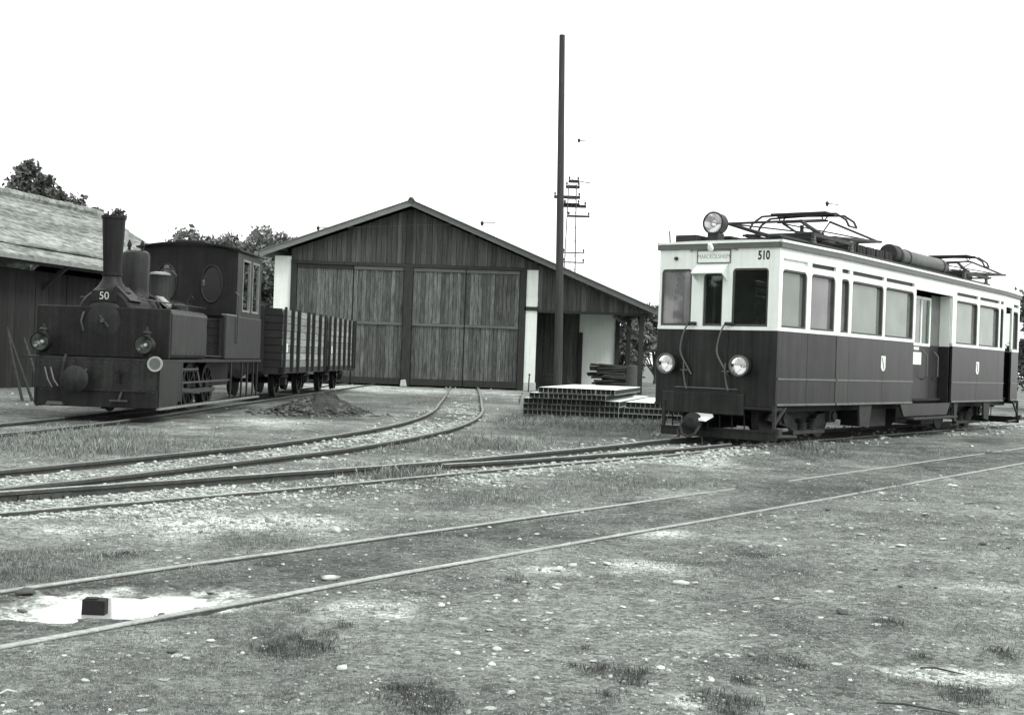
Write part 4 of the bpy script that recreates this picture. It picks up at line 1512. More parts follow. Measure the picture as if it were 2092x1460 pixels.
    # buffer and coupling gear
    bf = MB().lathe([(.10, .0), (.08, -.12), (.06, -.22), (.20, -.24), (.205, -.27), (.17, -.29), (0, -.30)], (-.22, -.03, .64), (0, 1, 0), 24).build('centre_buffer', M_LOCO2, T, smooth=True)
    for x0, x1 in ((-.78, -.64), (-.22, -.42)):
        b = MB()
        b.tube([(x0, -.05, .80), (x0 + (x1 - x0) * .5, -.10, .62), (x1, -.10, .50)], .016, 6)
        b.tube([(x0 + .09, -.05, .80), (x0 + .09 + (x1 - x0) * .5, -.10, .62), (x1 + .09, -.10, .52)], .016, 6)
        b.build('coupling_chain', M_LOCOM, T)
    b = MB()
    b.beam((.36, -.06, .80), (.36, -.06, .58), .04, .03)
    b.beam((.30, -.06, .76), (.44, -.06, .76), .025, .025)
    b.build('lamp_iron', M_LOCO, T)
    b = MB()
    b.beam((.25, -.09, .33), (.52, -.09, .33), .05, .025)
    b.beam((.38, -.07, .33), (.42, -.07, .46), .03, .03)
    b.build('coupling_hook', M_LOCOM, T)
    MB().hexa([(-.72, -.14, .24), (-.45, -.14, .24), (-.45, -.02, .24), (-.72, -.02, .24), (-.70, -.12, .29), (-.47, -.12, .29), (-.47, -.02, .29), (-.70, -.02, .29)]).build('coupling_link', M_LOCOM, T)
    return T


loco()


# ------------------------------------------------------------------ goods wagons
def wagon(y0, y1, label, stakes, tag_x):
    c = loco_pt(0, y0)
    T = thing('goods_wagon', label, 'wagon', (c.x, c.y, 0), -math.atan(LK), 'open goods wagons behind the locomotive')
    Lw = y1 - y0
    hw = .94
    zb, zt = .79, 2.13
    n = 8
    ph = (zt - zb) / n
    for sx in (-1, 1):
        for k in range(n):
            j = random.uniform(-.012, .012)
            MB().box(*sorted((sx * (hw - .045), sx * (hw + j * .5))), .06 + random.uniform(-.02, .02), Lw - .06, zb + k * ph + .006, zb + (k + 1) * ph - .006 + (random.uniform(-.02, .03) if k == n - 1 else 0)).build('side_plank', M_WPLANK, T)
        for s in stakes:
            MB().box(*sorted((sx * (hw + .008), sx * (hw + .075))), s * Lw - .045, s * Lw + .045, zb - .10, zt + .02).build('stanchion', M_WIRON, T)
        for e in (0, Lw - .07):
            MB().box(*sorted((sx * (hw + .008), sx * (hw + .06))), e, e + .07, zb - .1, zt + .03).build('corner_post', M_WIRON, T)
        MB().box(*sorted((sx * (hw - .1), sx * (hw + .02))), 0, Lw, .66, zb - .005).build('sole_bar', M_WIRON, T)
        MB().box(*sorted((sx * (hw + .01), sx * (hw + .016))), tag_x, tag_x + .13, 1.14, 1.34).build('wagon_label', M_WHITE, T)
        for yy in (Lw * .24, Lw * .76):
            wh = MB().lathe([(.05, -.05), (.11, -.05), (.12, 0), (.27, 0), (.28, -.05), (.36, -.05), (.36, .05), (.39, .06), (.39, .075), (.05, .075)], (sx * .5, yy, .45), (-sx, 0, 0), 24).build('wheel', M_WIRON, T, smooth=True)
            ag = MB()
            ag.prism([(yy - .28, .68), (yy - .1, .36), (yy + .1, .36), (yy + .28, .68), (yy + .2, .68), (yy + .06, .45), (yy - .06, .45), (yy - .2, .68)], 0, .02)
            ag.v = [(sx * .66 + sx * q[1], q[0], q[2]) for q in ag.v]
            ag.build('axle_guard', M_WIRON, T)
            b = MB()
            b.box(*sorted((sx * .64, sx * .78)), yy - .1, yy + .1, .37, .54)
            b.build('axle_box', M_UNDERL, T, bevel=.01)
            b = MB()
            for k in range(4):
                b.box(*sorted((sx * .66, sx * .74)), yy - .42 + k * .09, yy + .42 - k * .09, .555 + k * .022, .575 + k * .022)
            b.build('leaf_spring', M_WIRON, T)
    for e, s in ((0, -1), (Lw, 1)):
        for k in range(n):
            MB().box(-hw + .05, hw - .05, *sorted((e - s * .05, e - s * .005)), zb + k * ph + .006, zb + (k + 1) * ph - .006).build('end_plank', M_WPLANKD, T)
        for x in (-.45, .45):
            MB().box(x - .05, x + .05, *sorted((e - s * .003, e + s * .06)), zb - .1, zt + .04).build('end_stanchion', M_WIRON, T)
        MB().lathe([(.06, 0), (.05, .2), (.17, .22), (.17, .26), (.0, .28)], (0, e, .70), (0, s, 0), 18).build('buffer', M_WIRON, T, smooth=True)
        MB().box(-hw, hw, *sorted((e - s * .08, e)), .64, zb - .004).build('headstock', M_WIRON, T)
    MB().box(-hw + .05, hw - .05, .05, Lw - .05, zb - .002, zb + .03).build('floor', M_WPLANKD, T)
    for yy in (Lw * .24, Lw * .76):
        MB().cyl((-.6, yy, .45), (.6, yy, .45), .05, n=8).build('axle', M_WIRON, T)
    # heap of rough stuff inside
    b = MB()
    gx, gy = 10, 26
    for j in range(gy):
        for i in range(gx):
            x = -hw + .06 + (2 * hw - .12) * i / (gx - 1)
            y = .06 + (Lw - .12) * j / (gy - 1)
            b.v.append((x, y, zt - .09 + .12 * math.sin(PI * i / (gx - 1)) * math.sin(PI * j / (gy - 1)) + random.uniform(-.05, .05)))
    for j in range(gy - 1):
        for i in range(gx - 1):
            o = j * gx + i
            b.f.append((o, o + 1, o + gx + 1, o + gx))
    b.build('load', M_LOCOEDGE, T)
    return T


wagon(9.15, 14.4, 'wooden open wagon coupled behind the steam locomotive, full length in view', (.16, .30, .53, .66, .84), .32)
wagon(15.1, 19.75, 'far wooden open wagon nearest the shed doors, narrow and half overlapped', (.17, .36, .55, .74, .9), .42)


# ------------------------------------------------------------------ the engine shed
def shed():
    Y = 47.0
    T = thing('engine_shed', 'wide timber engine shed with tall plank double doors and white plaster pillars', 'shed', (0, Y, 0))
    ridge = (-3.92, 6.86)
    eL, eR = (-9.42, 4.80), (5.30, 3.14)
    kL = (ridge[1] - eL[1]) / (ridge[0] - eL[0])
    kR = (ridge[1] - eR[1]) / (ridge[0] - eR[0])

    def under(x):
        return (ridge[1] + (x - ridge[0]) * (kL if x < ridge[0] else kR)) - 0.22
    D = 24.0
    # walls
    MB().box(-8.98, -8.36, 0, .5, -.05, under(-8.98) - .03).build('white_pillar', M_PLASTER, T)
    MB().box(.457, .88, -.01, .45, .30, 2.985).build('white_pillar', M_PLASTER, T)
    MB().box(.457, .88, -.01, .45, 3.135, 4.50).build('white_pillar', M_PLASTER, T)
    MB().box(.42, .92, -.03, .5, -.05, .298).build('pillar_plinth', M_CONC, T)
    MB().box(-8.98, -8.7, .51, D, -.05, under(-8.98) - .05).build('side_wall', M_PLASTER, T)
    MB().box(.52, .86, .46, D, -.05, 4.6).build('side_wall', M_PLASTER, T)
    MB().prism([(-8.98, 0), (5.0, 0), (5.0, 2.9), (ridge[0], 6.7), (-8.98, 4.5)], D, D + .2).build('back_wall', M_PLASTER, T)
    # door frame timbers
    MB().box(-8.355, -8.14, -.06, .2, -.05, 4.50).build('door_post', M_FRAME, T)
    MB().box(-4.12, -3.80, -.10, .2, -.05, 4.44).build('door_post', M_FRAME, T)
    MB().box(.21, .455, -.06, .2, -.05, 4.50).build('door_post', M_FRAME, T)
    MB().box(-8.355, .455, -.09, .2, 4.445, 4.56).build('door_lintel', M_FRAME, T)
    MB().box(.40, .925, -.06, .3, 2.99, 3.13).build('beam_end', M_FRAME, T)
    # door leaves: separate boards over a ledge and brace frame
    unit = MB().box(-.5, .5, -.5, .5, -.5, .5).mesh('board', M_BOARD)
    for x0, x1 in ((-8.13, -6.03), (-6.01, -4.13), (-3.79, -1.83), (-1.81, .20)):
        leaf_z = [(.30, 2.27), (2.38, 4.30)]
        ob = MB()
        ob.box(x0 - .006, x1 + .012, .03, .07, .06, 4.43)
        dl = ob.build('door_leaf', M_FRAME, T)
        MB().box(x0 + .01, x1 - .01, -.045, .028, .06, .295).build('bottom_rail', M_FRAME, dl)
        MB().box(x0 + .01, x1 - .01, -.05, .028, 2.275, 2.375).build('cross_rail', M_RAIL_B, dl)
        MB().box(x0 + .01, x1 - .01, -.045, .028, 4.31, 4.43).build('top_rail', M_RAIL_B if x0 > -6.1 else M_FRAME, dl)
        n = int(round((x1 - x0) / .155))
        w = (x1 - x0 - .02) / n
        for z0, z1 in leaf_z:
            for k in range(n):
                b = link('board', unit, dl)
                b.location = (x0 + .01 + (k + .5) * w, .012 + random.uniform(-.012, .006), (z0 + z1) / 2)
                b.scale = (w - random.uniform(.008, .016), .028, z1 - z0)
    # gable boarding
    ug = MB().box(-.5, .5, -.5, .5, -.5, .5).mesh('board', M_BOARDG)
    x = -8.36
    while x < 5.0:
        w = random.uniform(.16, .21)
        x1 = min(x + w, 5.02)
        if x < .88 < x1:
            x1 = .88
        if x < .457 < x1:
            x1 = .457
        zb = 4.57 if x1 < .46 else (4.505 if x < .879 else 3.02)
        za, zc = under(x), under(x1)
        if min(za, zc) - zb > .05:
            pb = MB()
            yj = -.02 + random.uniform(-.012, .012)
            pb.prism([(x + .005, zb), (x1 - .006, zb), (x1 - .006, zc), (x + .005, za)], yj, yj + .035)
            pb.build('gable_board', M_BOARDG, T)
        x = x1
    MB().prism([(-8.36, 4.50), (.9, 4.50), (.9, under(.9) - .04), (ridge[0], under(ridge[0]) - .05), (-8.36, under(-8.36) - .04)], .05, .12).build('gable_backing', M_FRAME, T)
    MB().prism([(.9, 2.96), (5.0, 2.96), (5.0, under(5.0) - .02), (.9, under(.9) - .04)], .05, .12).build('gable_backing', M_FRAME, T)
    MB().box(.90, 5.02, -.05, .16, 2.93, 3.015).build('lean_to_beam', M_FRAME, T)
    MB().box(-4.08, -3.86, -.075, -.04, 4.57, under(-3.95) - .06).build('gable_post', M_FRAME, T)
    # roof slopes, purlin ends and barge boards
    for a, e in ((ridge, eL), (ridge, eR)):
        dx = e[0] - a[0]
        q = [(a[0], a[1]), (e[0], e[1]), (e[0], e[1] - .06), (a[0], a[1] - .06)]
        MB().prism([(p[0], p[1] - .002) for p in q], -.55, D + .4).build('roof_slope', M_SROOF, T)
        q2 = [(a[0], a[1] + .02), (e[0] + .02 * (1 if dx > 0 else -1), e[1] + .02), (e[0] + .02 * (1 if dx > 0 else -1), e[1] - .19), (a[0], a[1] - .19)]
        MB().prism(q2, -.60, -.555).build('barge_board', M_BARGE if dx < 0 else M_RAIL_B, T)
        q3 = [(a[0], a[1] + .05), (e[0], e[1] + .05), (e[0], e[1] + .022), (a[0], a[1] + .022)]
        MB().prism(q3, -.64, -.2).build('verge_tiles', M_BARGE if dx < 0 else M_SROOF, T)
    MB().lathe([(.11, 0), (.11, D + 1)], (ridge[0], -.64, ridge[1] + .03), (0, 1, 0), 10).build('ridge_cap', M_SROOF, T)
    for x in (-8.6, -6.2, -1.6, .8, 2.9, 4.7):
        MB().box(x - .07, x + .07, -.5, .3, under(x) + .0, under(x) + .14).build('purlin_end', M_FRAME, T)
    # lean-to: inner wall, boards added to darken its shaded left, posts, braces
    MB().box(.88, 4.25, 5.2, 5.4, -.05, 3.2).build('inner_wall', M_PLASTER, T)
    MB().box(2.76, 2.90, 5.05, 5.19, -.05, 2.35).build('inner_post', M_FRAME, T)
    for k in range(9):
        MB().box(.89 + k * .2075, .89 + k * .2075 + .2, 5.13 + random.uniform(0, .02), 5.19, -.05, 3.2).build('shade_board', M_BOARDG, T)
    MB().box(4.26, 4.42, 5.1, 5.4, -.05, 3.2).build('corner_post', M_FRAME, T)
    for x, y in ((4.72, .0), (4.72, 5.2), (4.35, 9.0), (4.72, 10.5), (4.72, 16)):
        MB().box(x, x + .17, y, y + .17, -.05, 2.93 + (0 if y < 1 else .1)).build('lean_to_post', M_FRAME, T)
    MB().beam((3.75, .08, 2.92), (4.74, .08, 2.12), .12, .12).build('knee_brace', M_FRAME, T)
    MB().beam((4.80, .2, 2.3), (4.80, 1.1, 2.95), .1, .1).build('knee_brace', M_FRAME, T)
    MB().box(4.70, 4.9, .2, D, 2.95, 3.10).build('side_beam', M_FRAME, T)
    return T


shed()

# ------------------------------------------------------------------ things around the shed
# timber stacked in the lean-to
for k in range(27):
    row, i = divmod(k, 3)
    ln = random.uniform(1.0, 1.9)
    b = MB().box(-ln / 2, ln / 2, -.10, .10, 0, random.uniform(.05, .085))
    o = b.build('old_timber', M_TIMBER, bevel=.008)
    o.location = (4.0 + random.uniform(-.3, .3), 48.6 + i * .24, .22 + row * .095 + random.uniform(0, .03) + (0.02 if i else 0))
    o.rotation_euler = (random.uniform(-.15, .15), random.uniform(-.07, .07), random.uniform(-.25, .25))
    tag(o, 'timber baulk in the %s layer of the lean-to stack, %s' % (['bottom', 'second', 'third', 'fourth', 'fifth', 'sixth', 'seventh', 'eighth', 'top'][row], ['in front', 'in the middle', 'at the back'][i]), 'timber', 'timbers stacked under the lean-to')
for k in range(3):
    o = MB().box(-.9, .9, -.07, .07, 0, .1).build('old_timber', M_TIMBER, bevel=.008)
    o.location = (3.25 + k * .3, 48.2 + k * .12, .02 + k * .02)
    o.rotation_euler = (0, 0.02, .1 * k)
    tag(o, ['leftmost', 'middle', 'rightmost'][k] + ' rough timber lying low at the foot of the lean-to stack', 'timber', 'timbers lying at the foot of the stack')
for x in (3.2, 4.5):
    o = MB().box(-.12, .12, -.4, .5, 0, .21).build('bearer_block', M_TIMBER)
    o.location = (x, 48.7, 0)
    tag(o, 'squat bearer block under the timber stack, ' + ('nearer the white wall' if x < 4 else 'nearer the corner post'), 'block')
st = MB().lathe([(.20, 0), (.21, .3), (.20, 1.05), (.17, 1.08), (0, 1.09)], (0, 0, 0), (0, 0, 1), 14).build('stub_post', M_TIMBER, smooth=True)
st.location = (4.45, 46.5, 0)
tag(st, 'thick grey stub post standing before the stacked timbers', 'post')
br = thing('wheelbarrow_barrel', 'dark barrel in the shade of the lean-to beside the white pillar', 'barrel', (1.45, 48.6, 0))
MB().lathe([(.20, 0), (.26, .2), (.27, .32), (.26, .45), (.20, .66), (.18, .66), (.18, .62), (0, .62)], (0, 0, 0), (0, 0, 1), 16).build('staves', M_FRAME, br, smooth=True)
for z in (.1, .5):
    MB().lathe([(.245, z), (.262, z), (.266, z + .05), (.245, z + .05)], (0, 0, 0), (0, 0, 1), 16).build('hoop', M_WIRON, br)
br.name = 'barrel'
sp = MB().cyl((0, 0, 0), (.02, 0, .62), .022, n=8).lathe([(.035, .6), (.04, .64), (0, .67)], (.02, 0, 0), (0, 0, 1), 8).build('marker_stake', M_WIRON)
sp.location = (.62, 44.8, 0)
tag(sp, 'thin dark stake standing in front of the white pillar base', 'stake')
bs = MB().hexa([(-.12, -.1, 0), (.12, -.1, 0), (.13, .1, 0), (-.12, .1, 0), (-.10, -.08, .24), (.08, -.08, .27), (.08, .08, .25), (-.1, .08, .23)]).build('door_stone', M_STONE, bevel=.02)
bs.location = (-4.0, 46.7, 0)
tag(bs, 'pale block of stone at the foot of the middle door post', 'stone')

# wooden pole
PX, PY = 1.72, 45.6
b = MB()
pts = [(0, 0, -.3), (-.05, 0, 3), (-.15, 0, 7), (-.29, 0, 12.95)]
b.tube([Vector(p) for p in pts], [.165, .150, .130, .105], 14)
po = b.build('wooden_pole', M_POLE, smooth=True)
po.location = (PX - .02, PY, 0)
tag(po, 'tall bare wooden pole rising in front of the shed lean-to', 'pole')

# lattice mast with line arms
def mast():
    Yp = 66.0
    T = thing('lattice_mast', 'slender steel lattice mast with insulator arms behind the shed roof', 'mast', (2.86, Yp, 0))
    leg = [(-.40, -.4), (.40, -.4), (.40, .4), (-.40, .4)]
    top = [(-.20, -.2), (.20, -.2), (.20, .2), (-.20, .2)]
    for (x0, y0), (x1, y1) in zip(leg, top):
        MB().beam((x0, y0, 0), (x1, y1, 10.4), .035, .035).build('leg', M_PYL, T)
    b = MB()
    for k in range(14):
        t0, t1 = k / 14, (k + 1) / 14

        def at(i, t):
            return Vector((leg[i][0] + (top[i][0] - leg[i][0]) * t, leg[i][1] + (top[i][1] - leg[i][1]) * t, 10.4 * t))
        for i in range(4):
            j = (i + 1) % 4
            b.tube([at(i, t1), at(j, t1)], .010, 4)
            if k % 2 == 0 or i in (1, 3):
                b.tube([at(i, t0), at(j, t1)],   .007, 4)
    b.build('lattice_bracing', M_PYL, T)
    for z, x0, x1 in ((10.5, -.22, .34), (10.2, -.35, .38), (9.66, -.95, .42), (9.28, -.42, .40), (9.2, -.42, .75), (8.7, -.2, .95), (6.8, -.4, .75), (6.3, -.4, .75)):
        thick = .14 if z > 9 else (.09 if z > 8 else .05)
        MB().box(x0, x1, -.12, .12, z, z + thick).build('cross_arm', M_PYL if z < 8 else M_ROOFGEAR, T)
        if z > 6:
            for x in (x0 + .05, x1 - .05):
                b = MB()
                b.lathe([(.02, z + thick), (.02, z + thick + .04), (.06, z + thick + .05), (.04, z + thick + .10), (.06, z + thick + .11), (.03, z + thick + .18)], (x, 0, 0), (0, 0, 1), 8)
                b.build('insulator', M_ROOFGEAR, T)
    MB().beam((.2, 0, 10.6), (.95, 0, 10.5), .05, .04).build('top_bracket', M_ROOFGEAR, T)
    MB().cyl((0, 0, 10.6), (0, 0, 11.0), .015, n=6).build('finial', M_ROOFGEAR, T)
    return T


mast()

# ------------------------------------------------------------------ hollow concrete planks in a stack
def planks():
    ax = Vector((0.22, 0.975))
    cr = Vector((0.975, -0.22))
    # one plank: four hollow cells, later filled with painted shade
    def make(Lp, cells=4, cw=.100, h=.115):
        wl = .009
        W = cells * cw
        b = MB()
        b.box(-.001, W - .006, 0, Lp, 0, wl)
        b.box(-.001, W - .006, 0, Lp, h - wl - .006, h - .006)
        shell = b
        for k in range(cells + 1):
            x = min(k * cw, W - .006 - wl) if k else 0
            shell.box(x + .0005, x + wl - .0005, .001, Lp - .001, wl, h - wl - .006)
        return shell, W
    def plank_mesh(shell, cells, Lp, top):
        nf = len(shell.f)
        for k in range(cells):
            shell.box(k * .1 + .0095, k * .1 + .0985, .03, Lp - .03, .0095, .0995)  # near-black fill stands in for the shade inside each cell
        me = shell.mesh('hollow_plank', M_SLAB)
        me.materials.append(M_SLABE)
        me.materials.append(M_SLABW)
        for i, p_ in enumerate(me.polygons):
            if i >= nf:
                p_.material_index = 1
            elif p_.normal.y < -.5:
                p_.material_index = 2
        return me
    rows = [(0, 5, (0.26, 26.05), 5.3), (1, 5, (.26, 26.05), 5.3), (2, 5, (.27, 26.06), 5.25), (3, 4, (.38, 25.95), 4.8), (4, 4, (.56, 25.95), 4.3)]
    names = ['lowest', 'second lowest', 'middle', 'second highest', 'topmost']
    cols = ['at its outer corner', 'second from outer corner', 'middle of the face', 'second from the railcar', 'nearest the railcar']
    for r, cnt, (x0, y0), Lp in rows:
        shell, W = make(Lp)
        me = plank_mesh(shell, 4, Lp, r == 4 or cnt == 4)
        for k in range(cnt):
            T = link('hollow_plank', me)
            jit = random.uniform(-.02, .02)
            T.location = (x0 + cr.x * k * W + ax.x * jit, y0 + cr.y * k * W + ax.y * jit, .03 + r * .118)
            T.rotation_euler = (0, 0, math.atan2(cr.y, cr.x))
            cw = cols if cnt == 5 else cols[:3] + cols[4:]
            tag(T, 'hollow plank in the ' + names[r] + ' layer of the tall stack, ' + cw[k], 'plank', 'hollow planks stacked on the grass')
    # a second, lower pile beside it
    for r in range(3):
        shell, W = make(4.6 - r * .25)
        me = plank_mesh(shell, 4, 4.6 - r * .25, True)
        for k in range(3):
            T = link('hollow_plank', me)
            T.location = (2.29 + cr.x * (k * W + r * .03), 25.6 + cr.y * k * W + r * .04, .03 + r * .118)
            T.rotation_euler = (0, 0, math.atan2(cr.y, cr.x))
            tag(T, 'hollow plank in the low pile next to the railcar, %s layer, %s' % (['bottom', 'middle', 'top'][r], ['by the tall stack', 'in between', 'outermost'][k]), 'plank', 'hollow planks in the low pile')


planks()

# ------------------------------------------------------------------ barn on the far side of the locomotive
def barn():
    ang = rad(11.8)
    T = thing('barn', 'low dark boarded barn with pale weathered tiled roof behind the locomotive', 'barn', (-10.03, 40.4, 0), -ang)
    # local: y along the ridge (away from the camera), x across; eave line at x = 0, y from -26 to 0
    ze, zr, w = 3.28, 5.34, 3.55
    L0 = -27.0
    rows = 15
    unit = {}
    for k in range(rows):
        t0, t1 = k / rows, (k + 1.16) / rows
        x0, z0 = -w * t0, ze + (zr - ze) * t0
        x1, z1 = -w * min(t1, 1.0), ze + (zr - ze) * min(t1, 1.0)
        lift = {0: .06, 1: .03, 2: .12, 3: .045}.get(k, .034)
        ys = np.linspace(L0, .25, 56)
        b = MB()
        for y in ys:
            sag = .05 * math.sin(y * .35) * math.sin(PI * t0) + random.uniform(-.012, .012)
            jy = random.uniform(-.03, .03)
            b.v += [(x0 + .06 + jy, y, z0 - .04 + lift + sag), (x1, y, z1 + .012 + sag), (x0 + .06 + jy, y, z0 - .09 + lift + sag)]
        for i in range(len(ys) - 1):
            o = i * 3
            b.f += [(o, o + 3, o + 4, o + 1), (o, o + 2, o + 5, o + 3)]
        b.build('tile_course', M_BTILE, T)
    MB().hexa([(-w, L0, zr - .1), (-2 * w, L0, ze), (-2 * w, .25, ze), (-w, .25, zr - .1), (-w, L0, zr), (-2 * w, L0, ze + .1), (-2 * w, .25, ze + .1), (-w, .25, zr)]).build('far_roof_slope', M_BTILE, T)
    capm = MB().lathe([(.13, 0), (.15, .02), (.13, .40)], (0, 0, 0), (0, 1, 0), 8).mesh('ridge_tile', M_BTILE)
    for k in range(66):
        o = link('ridge_tile', capm, T)
        o.location = (-w, L0 + .4 * k + .4, zr + .05 + random.uniform(-.015, .015))
    MB().beam((.14, L0, ze - .08), (.14, .2, ze - .08), .1, .09).build('gutter', M_LOCOEDGE, T)
    MB().beam((.02, L0, ze - .13), (.02, .2, ze - .13), .05, .12).build('eaves_board', M_FRAME, T)
    n = 90
    um = MB().box(-.02, .02, 0, .28, 0, 3.0).mesh('wall_board', M_BWALL)
    for k in range(n):
        y = L0 + .4 + k * .29
        if y > -.6:
            break
        o = link('wall_board', um, T)
        o.location = (-.6 + random.uniform(-.012, .012), y, 0)
    MB().box(-2 * w + .6, -.64, L0 + .4, -.4, -.1, 3.0).build('inner_shell', M_BWALL, T)
    MB().prism([(-.65, 3.0), (-w, zr - .25), (-2 * w + .65, 3.0)], -.45, -.40).build('gable_wall', M_BWALL, T)
    for y in (-20, -16, -12, -8, -4):
        MB().beam((.1, y, ze - .12), (-.58, y, ze - .7), .1, .1).build('eaves_strut', M_FRAME, T)
    return T


barn()
# poles leaning against the barn
for k, (dx, lean) in enumerate(((0, .26), (.16, .36), (.33, .30))):
    bx_, by_ = -9.65 + dx, 24.9 + k * .1
    o = MB().tube([(0, 0, 0), (-lean, .1, .8), (-lean * 1.7, .22, 1.45 - .1 * k)], [.03, .027, .02], 7).build('leaning_pole', M_TIMBER)
    o.location = (bx_, by_, 0)
    tag(o, ['longest thin pole leaning at the far left against the barn', 'middle one of three thin poles leaning by the barn', 'shortest thin pole leaning by the barn, closest to the locomotive'][k], 'pole')


# ------------------------------------------------------------------ trees
def tree(name, label, x, y, h, cw, trunk_h, leaf_n, leaf_s, mt, lobes, seed, group=None, cone=False, fat=0.0):
    rng = np.random.default_rng(seed)
    T = thing(name, label, 'tree', (x, y, 0), 0, group)
    b = MB()
    b.tube([(0, 0, -.2), (.05, 0, trunk_h * .5), (0, .05, trunk_h), (.1, 0, h * .8)], [.05 * h * .5, .04 * h * .5, .03 * h * .5, .03], 8)
    cs = []
    for k in range(lobes):
        a = rng.uniform(0, 2 * PI)
        if cone:
            zz = trunk_h + (h - trunk_h) * (k + .5) / lobes
            rr = cw * (1 - (k / lobes) ** 1.3) * .55
            c = np.array([rr * math.cos(a), rr * math.sin(a), zz])
            r = np.array([cw * .35 * (1.1 - k / lobes) + .2, cw * .35 * (1.1 - k / lobes) + .2, .35])
        else:
            rr = cw * math.sqrt(rng.uniform(0, 1)) * .72
            c = np.array([rr * math.cos(a), rr * math.sin(a), trunk_h + (h - trunk_h) * rng.uniform(.15, .86) * (1 - .45 * (rr / cw) ** 2)])
            s = (rng.uniform(.13, .30) + fat) * cw
            r = np.array([s, s, s * .85])
        cs.append((c, r))
        if k % 2 == 0:
            b.tube([(0, 0, trunk_h * .8), tuple(c * np.array([.5, .5, .5]) + np.array([0, 0, trunk_h * .45])), tuple(c)], [.06, .04, .015], 5)
    b.build('trunk', M_BARK, T, smooth=True)
    k = rng.integers(0, lobes, leaf_n)
    C = np.array([cs[i][0] for i in k])
    Rr = np.array([cs[i][1] for i in k])
    d = rng.normal(size=(leaf_n, 3))
    d /= np.linalg.norm(d, axis=1)[:, None]
    P = C + d * Rr * (rng.uniform(.25, 1.0, leaf_n) ** .45)[:, None] * rng.uniform(.7, 1.4, leaf_n)[:, None]
    n1 = rng.normal(size=(leaf_n, 3))
    n1 /= np.linalg.norm(n1, axis=1)[:, None]
    n2 = np.cross(n1, rng.normal(size=(leaf_n, 3)))
    n2 /= np.linalg.norm(n2, axis=1)[:, None]
    s = leaf_s * np.exp(rng.normal(-.1, .4, leaf_n))[:, None]
    V = np.stack([P - n1 * s, P + n2 * s * .55, P + n1 * s, P - n2 * s * .55], 1).reshape(-1, 3)
    me = bpy.data.meshes.new('crown')
    idx = np.arange(leaf_n * 4).astype(np.int32)
    me.vertices.add(leaf_n * 4)
    me.vertices.foreach_set('co', V.astype(np.float32).ravel())
    me.loops.add(leaf_n * 4)
    me.loops.foreach_set('vertex_index', idx)
    me.polygons.add(leaf_n)
    me.polygons.foreach_set('loop_start', (np.arange(leaf_n) * 4).astype(np.int32))
    me.polygons.foreach_set('loop_total', np.full(leaf_n, 4, np.int32))
    me.update(calc_edges=True)
    me.materials.append(mt)
    link('crown', me, T)
    return T


tree('conifer_tree', 'dark ragged tree with a pointed top rising over the barn ridge', -22.6, 60, 10.9, 2.6, 3.0, 15300, 0.124, M_LEAFD, 38, 1)
tree('broadleaf_tree', 'dark tree to the left of the pointed one over the barn', -24.4, 61, 10.2, 1.9, 3.0, 8840, 0.124, M_LEAFD, 28, 2)
tree('broadleaf_tree', 'low dark tree sloping away behind the end of the barn ridge', -20.4, 60, 9.2, 1.7, 2.6, 7820, 0.112, M_LEAFD, 24, 3)
tree('broadleaf_tree', 'thin dark bush peeping above the barn ridge by the chimney', -18.6, 58, 8.1, 1.3, 2.4, 4420, 0.099, M_LEAFD, 19, 31)
tree('broadleaf_tree', 'leafy grey bush above the locomotive cab roof, left end of its row', -16.0, 63, 8.1, 2.0, 1.0, 11900, 0.105, M_LEAF, 33, 4, fat=.12)
tree('broadleaf_tree', 'leafy grey tree above the middle of the locomotive cab roof', -13.2, 62, 8.3, 2.2, 1.0, 14450, 0.105, M_LEAF, 36, 5, fat=.12)
tree('broadleaf_tree', 'leafy grey tree close against the left eave of the engine shed', -11.3, 58, 7.6, 1.9, .6, 16150, 0.099, M_LEAF, 38, 6, fat=.12)
tree('broadleaf_tree', 'bushy tree showing behind the posts of the lean-to', 5.6, 66, 4.6, 2.2, .5, 11050, 0.099, M_LEAF, 33, 7)
tree('broadleaf_tree', 'bushy tree between the lean-to end and the railcar front', 8.2, 72, 5.6, 2.3, .6, 11050, 0.105, M_LEAFD, 33, 8)
tree('broadleaf_tree', 'dark leafy tree behind the rear end of the railcar', 19.6, 44, 5.2, 2.6, .5, 17000, 0.099, M_LEAFD, 38, 9)
tree('broadleaf_tree', 'dense low grey bush just behind the locomotive cab roof', -14.6, 60, 7.4, 1.9, .5, 12000, .105, M_LEAF, 36, 41, fat=.12)
tree('broadleaf_tree', 'dense grey bush between the cab and the shed pillar', -12.1, 59, 7.5, 1.9, .4, 12000, .105, M_LEAF, 36, 42, fat=.12)
# trees left of the photographer, mirrored in the railcar's front windows
for k, (tx, ty, th) in enumerate(((-19, 6.5, 8.5), (-22, 2.5, 10.5), (-18, -1.5, 9.5), (-25, -4, 11))):
    tree('broadleaf_tree', ['tree behind the viewer, mirrored in the railcar front', 'taller tree behind the viewer, mirrored in the railcar', 'third tree mirrored in the railcar front glass', 'farthest tree behind the viewer', 'tree well behind the viewer', 'tree straight behind the viewer'][k], tx, ty, th, 3.4, 1.0, 6000, .26, M_LEAFD, 40, 60 + k)
